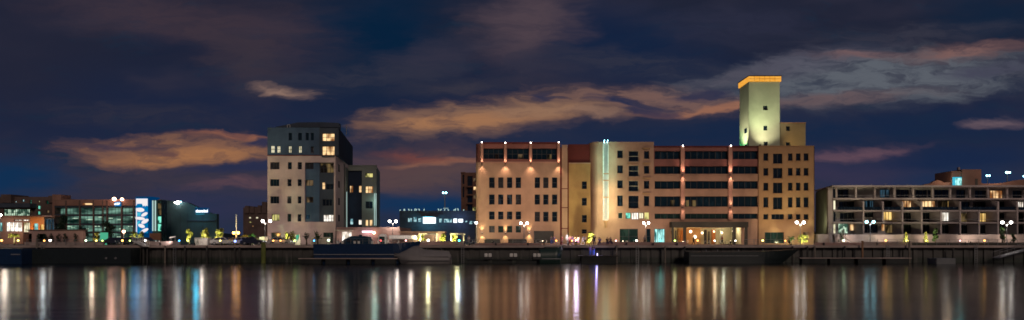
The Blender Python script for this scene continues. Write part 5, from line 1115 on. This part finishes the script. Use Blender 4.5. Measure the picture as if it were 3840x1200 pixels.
tree('large dark tree before the glazed hall', 243, 143, 805, 900, 52, 'leafdark', None, seed=14, n=900)
tree('dark tree before the middle of the glazed hall', 308, 143, 845, 900, 44, 'leafdark', None, seed=15, n=700)
tree('dark broad tree behind the parked cars', 405, 143, 828, 900, 56, 'leafdark', None, seed=16, n=900)
tree('yellow lit shrub left below the blue panel tower', 502, 135, 866, 900, 28, 'leafy', 'shrubs below the blue panel', 'bush', 'bush', seed=18, up=240)
tree('yellow lit shrub right below the blue panel tower', 527, 135, 868, 900, 30, 'leafy', 'shrubs below the blue panel', 'bush', 'bush', seed=19, up=240)
tree('amber lit bush left of the green kiosk', 362, 133, 868, 900, 26, 'leafy', None, 'bush', 'bush', seed=20, up=200, upc=(1, .7, .4))
for i, q in enumerate((142, 168, 192, 218, 245, 283)):
    tree(['dark shrub against the pink terrace wall, first from the left', 'dark shrub against the pink terrace wall, second from the left', 'dark shrub against the pink terrace wall, third from the left', 'dark shrub against the pink terrace wall, fourth from the left', 'dark shrub against the pink terrace wall, fifth from the left', 'dark shrub at the right end of the pink terrace wall'][i], q, 138.8, 874, 900, 20, 'leafdark', 'shrubs along the terrace wall', 'shrub', 'shrub', seed=30 + i, n=200)
for i, (q, w_, t_) in enumerate(((3397, 24, 868), (3472, 20, 868))):
    tree(['yellow floodlit cone shrub under the third terraced balcony post', 'narrower yellow floodlit cone shrub, right one of the pair'][i], q, 124, t_, 905, w_, 'leafy', 'yellow cone shrubs before the flats', 'shrub', 'cone_shrub', seed=40 + i, up=460, upc=(1, .9, .55), shape='cone', n=600, clumps=12)
tree('young green tree right of the yellow cone shrubs', 3508, 124, 856, 905, 26, 'leaf', None, seed=44, up=60)
tree('dark green tree beside the double lamp at right', 3758, 125.5, 852, 905, 26, 'leaf', None, seed=45, n=600)
tree('small green tree near the right edge of the flats', 3801, 124, 874, 905, 18, 'leaf', None, seed=46, n=400)
tree('yellow lit shrubs beside the lamp before the ochre end bay', 3012, 127, 876, 905, 44, 'leafy', None, 'bush', 'bush', seed=47, up=420)
tree('round yellow floodlit tree among the crowd', 2216, 124, 868, 905, 34, 'leafy', None, seed=48, up=900, n=700)
for i, (q, t_, w_) in enumerate(((1580, 876, 34), (1662, 874, 30), (1703, 876, 34))):
    tree(['yellow lit leafy plant in the left pergola', 'yellow lit leafy tree between the two pergolas', 'yellow lit leafy plant in the right pergola'][i], q, 125, t_, 905, w_, 'leafy', 'yellow lit plants at the dining terrace', 'plant', 'potted_plant', seed=50 + i, up=420)
tree('green plants by the white lit ground flat', 3155, 129.5, 862, 890, 30, 'leaf', None, 'plant', 'shrub', seed=55, n=250)
def palm(label, q, Y, top, w, mat, seed, up=None, nf=13, stem=.55, upc=(1, .95, .5), broad=False, group=None):
    rg = random.Random(seed); x = X(q, Y); h = Z(top, Y) - GZ; t = thing('palm_tree', label, 'palm', (x, Y, GZ), group); W = w * Y / F / 2
    zs_ = GZ + h * stem
    part(MB().tube([(x, Y, GZ), (x + .05, Y, GZ + h * stem * .5), (x, Y, zs_)], [.16, .12, .13], 8), 'trunk', M['trunk'], t)
    for i in range(nf):
        a = i * 2.4 + rg.uniform(-.3, .3); up_ = rg.uniform(.25, 1.0)
        p = [Vector((x, Y, zs_))]
        for k in range(1, 6):
            f = k / 5; p.append(Vector((x + math.cos(a) * W * f * (1.1 - .3 * up_), Y + math.sin(a) * W * f * (1.1 - .3 * up_), zs_ + h * (1 - stem) * (up_ * 1.5 * f - .75 * f * f * (1.1 if not broad else .6)))))
        f_ = MB(); sd = Vector((-math.sin(a), math.cos(a), 0))
        for k in range(5):
            wa, wb = [(.32 if broad else .2) * math.sin(math.pi * min(1, (j + .5) / 5.6)) for j in (k, k + 1)]
            n_ = 1 if broad else 3
            for m_ in range(n_):
                s0, s1 = p[k].lerp(p[k + 1], m_ / n_), p[k].lerp(p[k + 1], (m_ + .7) / n_)
                for sg_ in (-1, 1): f_.quad(s0, s1, s1 + sd * sg_ * wb * (1 if broad else 1.9) + Vector((0, 0, -.1)), s0 + sd * sg_ * wa * (1 if broad else 1.9) + Vector((0, 0, -.1)))
        part(f_, 'frond', M[mat], t)
    if up:
        part(MB().box(x - .4, x - .3, Y - 1.2, Y - 1, GZ, GZ + .1), 'uplight', M['black'], t); lamp('SPOT', t, (x - .2, Y - 1.6, GZ + .3), up * 5, upc, (x, Y, GZ + h * .7), 95, 1, .1)
palm('pale yellow lit palm before the far left restaurant', 54, 122, 862, 44, 'leafy', 60, 420)
palm('dark green banana palm left of the tower entrance wall', 1149, 123, 856, 34, 'leafdark', 61, None, 9, .35, broad=True)
palm('dark green broad palm right before the beige slatted wall', 1191, 123, 860, 38, 'leaf', 62, None, 9, .35, broad=True)
palm('tall yellow lit banana plant beside the silver car', 1096, 122, 853, 34, 'leafy', 63, 520, 8, .25, broad=True)
palm('shorter yellow lit banana plant behind the silver car', 1077, 123.5, 864, 22, 'leafy', 64, 380, 7, .3, broad=True)
palm('stocky green palm right of the last shopfront', 2967, 126, 875, 32, 'leaf', 65, 160, 12, .5)
sgn = thing('green_sign', 'pale lit panel with a green leaf shape beside the banana plants', 'sign', (X(1113, 123), 123, GZ))
part(MB().box(X(1102, 123), X(1126, 123), 123, 123.15, GZ, Z(876, 123), .04), 'panel', M['cream'], sgn)
part(MB().xz([(X(a, 123), Z(b, 123)) for a, b in ((1108, 890), (1112, 882), (1120, 880), (1121, 888), (1116, 898), (1113, 905), (1111, 898))], 122.93, 122.99), 'leaf_mark', M['greenbox'], sgn)
lamp('SPOT', sgn, (X(1113, 121), 121, GZ + .3), 200, (1, .95, .75), (X(1113, 123), 123, GZ + 1.2), 80, 1)
# ================================================================= marquees, pergolas and terrace furniture
mq = thing('marquee', 'long white canopy roof of the dining terrace', 'marquee', (X(1508, 125), 125, GZ))
Y = 125
part(MB().box(X(1458, Y), X(1562, Y), Y, Y + 4, Z(897, Y), Z(882, Y), .08), 'canopy', M['whitep'], mq)
for q in (1462, 1490, 1522, 1558): part(MB().box(X(q, Y), X(q + 1.2, Y), Y + .1, Y + .2, GZ, Z(897, Y) - .003), 'post', M['rail'], mq)
part(MB().box(X(1460, Y), X(1560, Y), Y + 3, Y + 3.2, GZ, Z(897, Y) - .003), 'back_screen', M['pinkwall'], mq)
lamp('POINT', mq, (X(1490, 121), 121, GZ + 1.6), 130, (1, .85, .75), size=.3); lamp('POINT', mq, (X(1540, 121), 121, GZ + 1.6), 130, (1, .85, .75), size=.3)
hs_ = thing('terrace_house', 'low tan roofed pavilion behind the long white canopy', 'building', (X(1560, 129), 129, GZ))
part(MB().box(X(1500, 129), X(1665, 129), 129, 133, GZ, Z(872, 129)), 'wall', M['pinkwall'], hs_); part(MB().box(X(1496, 129), X(1668, 129), 128.4, 133.4, Z(872, 129) + .003, Z(868, 129)), 'roof', M['tan'], hs_)
for i, (q0, q1, lb) in enumerate(((1575, 1632, 'pale timber pergola over the left dining terrace'), (1690, 1736, 'pale timber pergola over the right dining terrace'))):
    Y = 124; t = thing('pergola', lb, 'pergola', (X(q0, Y), Y, GZ), 'pergolas of the dining terrace')
    for q in (q0, q1 - 3):
        for yy in (Y, Y + 3): part(MB().box(X(q, Y), X(q + 3, Y), yy, yy + .14, GZ, Z(880, Y)), 'post', M['cream'], t)
    part(MB().box(X(q0 - 4, Y), X(q1 + 4, Y), Y, Y + .15, Z(880, Y) + .003, Z(876, Y)), 'beam', M['cream'], t); part(MB().box(X(q0 - 4, Y), X(q1 + 4, Y), Y + 3, Y + 3.15, Z(880, Y) + .003, Z(876, Y)), 'beam', M['cream'], t)
    for k in range(7):
        xx = X(q0, Y) + (X(q1, Y) - X(q0, Y)) * k / 6; part(MB().box(xx - .05, xx + .05, Y - .3, Y + 3.4, Z(876, Y) + .004, Z(874, Y)), 'rafter', M['cream'], t)
    lamp('POINT', t, ((X(q0, Y) + X(q1, Y)) / 2, Y + .8, Z(884, Y)), 260, (1, .92, .5), size=.3)
um = thing('parasol', 'white parasol standing behind the blue canvas ferry canopy', 'parasol', (X(1382, 121), 121, GZ))
def parasol(t, x, Y, zt_, zm, r, mat, fold=False):
    part(MB().tube([(x, Y, GZ), (x, Y, zt_)], .04, 6), 'pole', M['rail'], t)
    mb = MB()
    if fold: mb.tube([(x, Y, GZ + .9), (x, Y, GZ + 1.3), (x, Y, zt_ - .4), (x, Y, zt_)], [.16, .3, .2, .04], 10)
    else:
        pts_ = [(x + r * math.cos(k * math.pi / 4), Y + r * math.sin(k * math.pi / 4), zm) for k in range(8)]
        for a, b in zip(pts_, pts_[1:] + pts_[:1]): mb.quad(a, b, (x, Y, zt_), (x, Y, zt_)) if False else mb.bm.faces.new([mb.bm.verts.new(v) for v in (a, b, (x, Y, zt_))])
        for a, b in zip(pts_, pts_[1:] + pts_[:1]): mb.quad(a, (a[0], a[1], a[2] - .22), (b[0], b[1], b[2] - .22), b)
    part(mb, 'canopy', M[mat], t)
    part(MB().tube([(x, Y, GZ), (x, Y, GZ + .1)], [.35, .3], 10), 'base', M['concrete'], t)
parasol(um, X(1382, 121), 121, Z(884, 121), Z(893, 121), .72, 'whitep')
lamp('POINT', um, (X(1376, 119.8), 119.8, GZ + 1.0), 60, (1, .95, .9), size=.2)
u2 = thing('parasol', 'white folded parasol standing left among the crowd', 'parasol', (X(2126, 123), 123, GZ)); parasol(u2, X(2126, 123), 123, Z(878, 123), 0, 0, 'whitep', True)
lamp('POINT', u2, (X(2126, 121.6), 121.6, GZ + 1.8), 110, (1, .85, .85), size=.2)
gz_ = thing('glass_kiosk', 'small pale round topped kiosk left of the long white canopy', 'kiosk', (X(1431, 124), 124, GZ)); Y = 124
part(MB().xz([(X(1419, Y), GZ), (X(1446, Y), GZ), (X(1446, Y), Z(886, Y)), (X(1441, Y), Z(880, Y)), (X(1432, Y), Z(877, Y)), (X(1424, Y), Z(880, Y)), (X(1419, Y), Z(886, Y))], Y, Y + 2), 'frame', M['whitep'], gz_)
part(MB().box(X(1422, Y), X(1443, Y), Y - .05, Y - .003, GZ, Z(887, Y)), 'glazing', M['glassgreen'], gz_)
# chairs and tables
tcat = thing('cafe_table', 'template', 'table'); part(MB().tube([(0, 0, .72), (0, 0, .75)], .4, 14), 'tabletop', M['whitep'], tcat); part(MB().tube([(0, 0, .03), (0, 0, .72)], .035, 8), 'stem', M['rail'], tcat); part(MB().tube([(0, 0, 0), (0, 0, .03)], .25, 12), 'foot', M['rail'], tcat)
ccat = thing('cafe_chair', 'template', 'chair')
part(MB().box(-.22, .22, -.22, .22, .43, .47, .01), 'seat', M['whitep'], ccat); part(MB().box(-.22, .22, .2, .24, .5, .88, .01), 'backrest', M['whitep'], ccat)
for a in (-.19, .19):
    for b_ in (-.19, .21): part(MB().tube([(a, b_, 0), (a, b_, .43 if b_ < 0 else .86)], .02, 6), 'leg', M['rail'], ccat)
places = [('beside the podium awning', 1283, 121), ('left of the white parasol', 1362, 120.5), ('under the right end of the podium', 1436, 121), ('before the long white canopy', 1475, 120.6), ('left of the first pergola', 1568, 120.6), ('inside the left pergola', 1604, 121.8), ('between the pergolas', 1650, 121.5), ('inside the right pergola', 1712, 121.8), ('right of the right pergola', 1752, 121), ('left of the ground louvers', 1778, 121.5), ('below the dark roller door', 2030, 121), ('by the folded parasol', 2110, 121), ('left of the big dark shop window', 2300, 121.5), ('before the big dark shop window', 2356, 121.5), ('below the lit canopy left end', 2560, 121.3), ('below the lit canopy centre', 2640, 121.3), ('below the lit canopy right end', 2720, 121.3)]
for i, (lb, q, yy) in enumerate(places):
    x = X(q, yy)
    o = tcat if i == 0 else dup(tcat, (0, 0, 0))
    o.location = (x, yy, GZ); o['label'] = 'small round white cafe table ' + lb; o['group'] = 'cafe tables on the quay'
    for k, (dx, rz, w_) in enumerate(((-.75, R(90), 'left'), (.75, R(-90), 'right'))):
        c_ = ccat if (i, k) == (0, 0) else dup(ccat, (0, 0, 0))
        c_.location = (x + dx, yy + .05, GZ); c_.rotation_euler = (0, 0, rz); c_['label'] = 'white cafe chair on the %s of the table %s' % (w_, lb); c_['group'] = 'cafe chairs on the quay'
# white containers, boxes, sign, cars
for q0, q1, t_, lb in ((729, 740, 891, 'narrow white container left of the wide one'), (742, 779, 892, 'wide white container below the floodlit yellow trees')):
    Y = 121; t = thing('container', lb, 'container', (X(q0, Y), Y, GZ), 'white containers on the left quay')
    part(MB().box(X(q0, Y), X(q1, Y), Y, Y + 1.6, GZ, Z(t_, Y), .04), 'body', M['whitep'], t); part(MB().box(X(q0, Y) + .1, X(q1, Y) - .1, Y - .03, Y - .003, Z(t_, Y) - .16, Z(t_, Y) - .1), 'lid_seam', M['rail'], t)
    for a in (q0 + 1.5, q1 - 3): part(MB().box(X(a, Y), X(a + 1.5, Y), Y - .04, Y - .003, GZ + .1, GZ + .8), 'corner_post', M['steel'], t)
lamp('POINT', t, (X(757, 119), 119, GZ + 1.6), 90, (1, .82, .7), size=.2)
sl_ = thing('notice_board', 'pale tilted notice board above the low pinkish wall', 'sign', (X(646, 121), 121, GZ)); Y = 121
part(MB().xz([(X(635, Y), Z(894, Y)), (X(658, Y), Z(889, Y)), (X(658, Y), Z(885, Y)), (X(635, Y), Z(889, Y))], Y, Y + .1), 'board', M['whitep'], sl_)
for q in (639, 654): part(MB().box(X(q, Y), X(q + 1, Y), Y + .11, Y + .2, GZ, Z(889, Y)), 'post', M['rail'], sl_)
lamp('SPOT', sl_, (X(640, 119), 119, GZ + 1), 300, (1, .8, .75), (X(610, Y), Y, GZ + .5), 120, 1)
def car_template():
    t = thing('parked_car', 'template', 'car')
    body = [(-2.1, .32), (2.1, .32), (2.12, .62), (1.95, .80), (1.15, .92), (-1.5, .95), (-2.05, .86), (-2.14, .6)]
    part(MB().xz(body, -.86, .86), 'body', M['carsilver'], t)
    cab = [(-1.75, .95), (1.05, .93), (.35, 1.42), (-.95, 1.45)]
    mb = MB(); a = [mb.bm.verts.new((x, -.78 if z < 1.2 else -.64, z)) for x, z in cab]; b = [mb.bm.verts.new((x, .78 if z < 1.2 else .64, z)) for x, z in cab]
    for k in range(4): mb.bm.faces.new((a[k], a[(k + 1) % 4], b[(k + 1) % 4], b[k]))
    mb.bm.faces.new(a[::-1]); mb.bm.faces.new(b); part(mb, 'cabin', M['carsilver'], t)
    for s in (-1, 1):
        for pts_ in ([(-1.45, .98), (-.35, .97), (-.35, 1.38), (-.9, 1.39)], [(-.27, .97), (.78, .96), (.28, 1.36), (-.27, 1.38)]):
            m2 = MB(); m2.quad(*[(x, s * (.79 - (z - .95) * .3), z) for x, z in pts_]); part(m2, 'window', M['carglass'], t)
        for x in (-1.3, 1.35):
            w_ = part(MB().tube([(x, s * .70, .31), (x, s * .88, .31)], .31, 16), 'wheel', M['black'], t); part(MB().tube([(x, s * .881, .31), (x, s * .895, .31)], [.19, .16], 12), 'rim', M['steel'], w_)
        part(MB().box(2.05, 2.14, s * .62 - .14, s * .62 + .14, .6, .74, .03), 'headlight', M['carlight'], t); part(MB().box(-2.15, -2.07, s * .64 - .12, s * .64 + .12, .66, .82, .03), 'tail_light', M['tail'], t)
        part(MB().box(.75, .92, s * .9 - .08, s * .9 + .08, .92, 1.05, .02), 'mirror', M['carsilver'], t)
    m2 = MB(); m2.quad((1.0, -.70, .96), (1.0, .70, .96), (.40, .6, 1.39), (.40, -.6, 1.39)); bmesh.ops.translate(m2.bm, verts=m2.bm.verts, vec=(.012, 0, .012)); part(m2, 'windscreen', M['carglass'], t)
    part(MB().box(2.13, 2.16, -.26, .26, .42, .52), 'number_plate', M['whitep'], t)
    return t
M['carsilver'] = paint('silver_car_paint', (.5, .5, .5), .3, .3, .05); M['cardark'] = paint('dark_blue_car_paint', (.03, .035, .06), .25, .2, .05); M['carred'] = paint('dark_red_car_paint', (.16, .02, .03), .3, .2, .05); M['carwhite'] = paint('white_car_paint', (.7, .7, .7), .3, 0, .05)
M['carglass'] = glass('car_glass', (.02, .022, .04), vary=.3); M['carlight'] = glow('headlight', (1, .97, .9), 1.2); M['tail'] = paint('tail_lens', (.3, .01, .01), .3)
ct = car_template()
cars = [(1052, 121, 'carsilver', 0, 1.0, 'silver parked car beside the yellow banana plants'), (424, 127, 'cardark', 180, 1, 'dark blue parked car right of the green kiosk'), (446, 131, 'carred', 5, 1, 'dark red parked car behind the dark blue ones'), (484, 126, 'cardark', 185, 1, 'dark blue parked car below the yellow lit shrubs'),
        (836, 123, 'carsilver', 10, 1, 'silver parked car left of the orange double lamp'), (862, 126, 'cardark', 180, 1, 'dark parked car behind the orange double lamp'), (906, 122.5, 'carsilver', 175, 1, 'silver parked car right of the orange double lamp'), (550, 128, 'cardark', 0, 1, 'dark parked car below the green glass flank'), (950, 122, 'cardark', 0, 1, 'dark parked car under the small green tree')]
for i, (q, yy, mt, rz, s, lb) in enumerate(cars):
    sw = {M['carsilver']: M[mt]}
    o = ct if i == 0 else dup(ct, (0, 0, 0), swap=sw)
    o.location = (X(q, yy), yy, GZ); o.rotation_euler = (0, 0, R(rz)); o['label'] = lb; o['group'] = 'cars parked on the quay'
bs = thing('blue_light_post', 'short post with a blue light below the orange double lamp', 'light', (X(882, 120.5), 120.5, GZ)); part(MB().tube([(X(882, 120.5), 120.5, GZ), (X(882, 120.5), 120.5, GZ + .55)], .08, 8), 'post', M['rail'], bs); part(MB().ball((X(882, 120.5), 120.5, GZ + .72), .2), 'lamp', M['signblue2'] if 'signblue2' in M else glow('blue_lamp', (.25, .35, 1), 4), bs)
hr = thing('handrail', 'white sloping handrail before the lit ground floor flat', 'handrail', (X(3175, 124), 124, GZ)); Y = 124
for dy_ in (0, .9): part(MB().tube([(X(3164, Y), Y + dy_, Z(862, Y)), (X(3167, Y), Y + dy_, Z(884, Y)), (X(3178, Y), Y + dy_, Z(898, Y)), (X(3188, Y), Y + dy_, Z(902, Y)), (X(3191, Y), Y + dy_, GZ)], .07, 8), 'rail', M['whitep'], hr)
# ================================================================= people
def skin(name, verts, edges, rads, root=0, sub=2):
    me = bpy.data.meshes.new(name); me.from_pydata(verts, edges, [])
    o = bpy.data.objects.new(name, me); col.objects.link(o)
    o.modifiers.new('s', 'SKIN'); 
    for i, r in enumerate(rads): me.skin_vertices[0].data[i].radius = r if hasattr(r, '__len__') else (r, r)
    for i in range(len(verts)): me.skin_vertices[0].data[i].use_root = (i == root)
    m = o.modifiers.new('u', 'SUBSURF'); m.levels = m.render_levels = sub
    dg = bpy.context.evaluated_depsgraph_get(); dg.update()
    ev = bpy.data.meshes.new_from_object(o.evaluated_get(dg)); ev.name = name
    for p in ev.polygons: p.use_smooth = True
    bpy.data.objects.remove(o)
    return ev
def figure(pose, dress=False):
    """skeleton in metres facing -y; returns body, shirt, trousers, hair meshes"""
    V, E_, Rd = [], [], []
    def add(p, r, par=None):
        V.append(p); Rd.append(r)
        if par is not None: E_.append((par, len(V) - 1))
        return len(V) - 1
    sit = pose == 'sit'; dz = -.42 if sit else 0
    pel = add((0, 0, .95 + dz), (.15, .11)); wst = add((0, .0, 1.12 + dz), (.13, .095), pel); ch = add((0, .0, 1.33 + dz), (.165, .11), wst)
    nk = add((0, -.01, 1.48 + dz), .055, ch); hd = add((0, -.03, 1.60 + dz), (.075, .09), nk); tp = add((0, -.02, 1.71 + dz), (.07, .085), hd)
    add((0, -.125, 1.60 + dz), .014, hd)                                         # nose
    for s in (-1, 1): add((s * .085, -.01, 1.61 + dz), .014, hd)                  # ears
    legs, arms = [], []
    for s in (-1, 1):
        if sit: k = (( s * .1, -.02, .52), (s * .12, -.44, .50), (s * .12, -.46, .09), (s * .13, -.58, .04))
        elif pose == 'walk': k = ((s * .1, 0, .90), (s * .1, -s * .16 - .04, .50), (s * .1, -s * .30 + .08, .09), (s * .11, -s * .30 - .06, .035))
        else: k = ((s * .1, 0, .90), (s * .115, -.02, .50), (s * .12, .02, .09), (s * .14, -.12, .035))
        h_ = add(k[0], .095, pel); kn = add(k[1], .062, h_); an = add(k[2], .042, kn); ft = add(k[3], .038, an); legs.append((h_, kn, an, ft))
        if sit: a = ((s * .19, 0, 1.43 + dz), (s * .24, -.08, 1.16 + dz), (s * .16, -.30, 1.05 + dz))
        elif pose == 'walk': a = ((s * .19, 0, 1.43), (s * .23, s * .10, 1.16), (s * .22, s * .10 - .16, .93))
        elif pose == 'talk': a = ((s * .19, 0, 1.43), (s * .24, -.02, 1.16), (s * (.2 if s < 0 else .12), -.05 if s < 0 else -.22, .93 if s < 0 else 1.2))
        else: a = ((s * .19, 0, 1.43), (s * .24, .01, 1.16), (s * .235, -.05, .93))
        sh = add(a[0], .062, ch); el = add(a[1], .045, sh); wr = add(a[2], .03, el); arms.append((sh, el, wr))
        d = (Vector(a[2]) - Vector(a[1])).normalized(); pl_ = Vector(a[2]) + d * .07; pm = add(tuple(pl_), (.04, .022), wr)
        for j in range(4): 
            o_ = Vector((0, (j - 1.5) * .02, 0)); f1 = add(tuple(pl_ + d * .045 + o_), .009, pm); add(tuple(pl_ + d * (.085 + .012 * (1.5 - abs(j - 1.3))) + o_ + Vector((-s * .012, 0, 0))), .008, f1)
        t1 = add(tuple(pl_ + Vector((-s * .01, -.045, 0)) - d * .02), .01, pm); add(tuple(pl_ + Vector((-s * .015, -.06, 0)) + d * .03), .009, t1)
    body = skin('body', V, E_, Rd)
    def sub(ids, k, extra=.014):
        ids = list(dict.fromkeys(ids)); mp = {g: i for i, g in enumerate(ids)}
        return [V[i] for i in ids], [(mp[a], mp[b]) for a, b in E_ if a in mp and b in mp], [tuple(q + extra for q in (Rd[i] if hasattr(Rd[i], '__len__') else (Rd[i],) * 2)) for i in ids]
    vs, es, rs_ = sub([pel, wst, ch] + [i for a in arms for i in a[:2]], 0, .016); shirt = skin('shirt', vs, es, rs_)
    if dress and not sit:
        vs = [(0, 0, 1.02), (0, 0, .85), (0, 0, .62), (0, 0, .42)]; trousers = skin('skirt', vs, [(0, 1), (1, 2), (2, 3)], [(.16, .12), (.19, .15), (.22, .18), (.25, .2)])
    else:
        vs, es, rs_ = sub([pel] + [i for l in legs for i in l[:3]], 0, .012); trousers = skin('trousers', vs, es, rs_)
    hz = 1.71 + dz
    hv = [(0, -.0, hz + .035), (0, .045, hz - .02), (0, .06, hz - .12)] + ([(0, .07, hz - .26)] if dress else [])
    hair = skin('hair', hv, [(i, i + 1) for i in range(len(hv) - 1)], [(.072, .075), (.088, .075), (.078, .055)] + ([(.075, .04)] if dress else []))
    return body, shirt, trousers, hair
FIG = {(p, d): figure(p, d) for p in ('stand', 'walk', 'talk', 'sit') for d in (False, True)}
def cloth(name, c): M[name] = plaster(name, c, stain=.15, bump=.15)
for n_, c_ in (('skin_light', (.45, .27, .2)), ('skin_dark', (.16, .09, .06)), ('cl_lav', (.42, .25, .55)), ('cl_white', (.65, .62, .6)), ('cl_navy', (.03, .03, .09)), ('cl_purple', (.15, .08, .32)), ('cl_black', (.02, .018, .022)), ('cl_pink', (.5, .2, .22)), ('cl_grey', (.17, .17, .21)), ('cl_blue', (.07, .13, .4)), ('cl_red', (.3, .05, .05)), ('hair_dark', (.02, .015, .01)), ('hair_fair', (.35, .24, .1))): cloth(n_, c_)
def person(label, q, Y, z, pose, dress, top, bottom, rz=0, sk='skin_light', hr='hair_dark', s=1.):
    b, st, tr, ha = FIG[(pose, dress)]
    t = thing('person', label, 'person', (X(q, Y), Y, z), 'people on the quay'); ORG[t] = Vector()
    for nm, me, mt in (('body', b, sk), ('shirt', st, top), ('skirt' if dress and pose != 'sit' else 'trousers', tr, bottom), ('hair', ha, hr)):
        me = me.copy(); me.materials.clear(); part(me, nm, M[mt], t, False)
    t.rotation_euler = (0, 0, R(rz)); t.scale = (s,) * 3
    return t
person('person in grey jacket standing left of the folded white parasol', 2068, 121.5, GZ, 'stand', False, 'cl_grey', 'cl_blue', 20)
person('person in pale blue top talking before the dark roller door', 2077, 122.2, GZ, 'talk', True, 'cl_lav', 'cl_grey', -60)
person('person in dark red top beside the folded white parasol', 2108, 121.6, GZ, 'talk', False, 'cl_red', 'cl_pink', 70)
person('person in pink dress right of the folded white parasol', 2137, 122, GZ, 'stand', True, 'cl_pink', 'cl_red', -30, hr='hair_fair')
person('person in lavender shirt, leftmost of the lavender trio', 2147, 120.5, GZ, 'stand', False, 'cl_lav', 'cl_lav', 150)
person('person in black top and lavender skirt in the middle of the lavender trio', 2158, 120.8, GZ, 'talk', True, 'cl_black', 'cl_lav', -140)
person('person in white blouse and lavender skirt, rightmost of the lavender trio', 2169, 120.5, GZ, 'stand', True, 'cl_white', 'cl_lav', 175)
person('person in white shirt and white trousers left of the yellow lit tree', 2186, 120.8, GZ, 'walk', False, 'cl_white', 'cl_white', 60)
person('person in white jacket and black trousers beside the white clad one', 2194, 121.3, GZ, 'talk', False, 'cl_white', 'cl_black', -50)
person('tall person in black right of the yellow lit tree', 2229, 120.6, GZ, 'stand', False, 'cl_black', 'cl_navy', 10, s=1.07)
person('person in purple top and blue trousers on the low pontoon, left of the couple', 2213, 114, 1.35, 'stand', False, 'cl_purple', 'cl_blue', 30)
person('person in dark blue on the low pontoon, right of the couple', 2226, 114.2, 1.35, 'talk', False, 'cl_navy', 'cl_blue', -40, s=1.05)
lamp('POINT', thing('pontoon_lamp', 'small blue deck lamp on the low pontoon beside the couple', 'light', (X(2240, 114), 114, 1.35)), (X(2236, 113.6), 113.4, 1.9), 60, (.45, .4, 1), size=.1)
part(MB().tube([(X(2240, 114), 114, 1.35), (X(2240, 114), 114, 1.6)], .06, 8).ball((X(2240, 114), 114, 1.65), .09), 'lamp_head', glow('violet_lamp', (.5, .45, 1), 5), [o for o in bpy.data.objects if o.name.startswith('pontoon_lamp')][0])
for i, (q, lb, c_) in enumerate(((2249, 'person in dark purple seated on the promenade wall alone', 'cl_purple'), (2277, 'person in black seated on the promenade wall, left of a seated pair', 'cl_black'), (2289, 'person in navy seated on the promenade wall, right of a seated pair', 'cl_navy'))):
    person(lb, q, 119.1, Z(908, 119) - .44, 'sit', i == 2, c_, 'cl_navy', 20 * i - 10)
person('person in grey standing near the pile before the big dark shop window', 2418, 121, GZ, 'stand', False, 'cl_grey', 'cl_black', 200)
person('person in black standing before the lit restaurant centre', 2601, 123, GZ, 'walk', False, 'cl_black', 'cl_black', 90)
person('person in dark red walking before the lit restaurant right half', 2708, 122, GZ, 'walk', False, 'cl_red', 'cl_black', -90)
person('person in white shirt standing right of the right pergola', 1758, 122, GZ - .0, 'stand', False, 'cl_white', 'cl_grey', 40)
lamp('POINT', [o for o in bpy.data.objects if o.name.startswith('parasol')][0], (X(2160, 119), 118.6, GZ + 2.2), 260, (.95, .75, 1), size=.2)
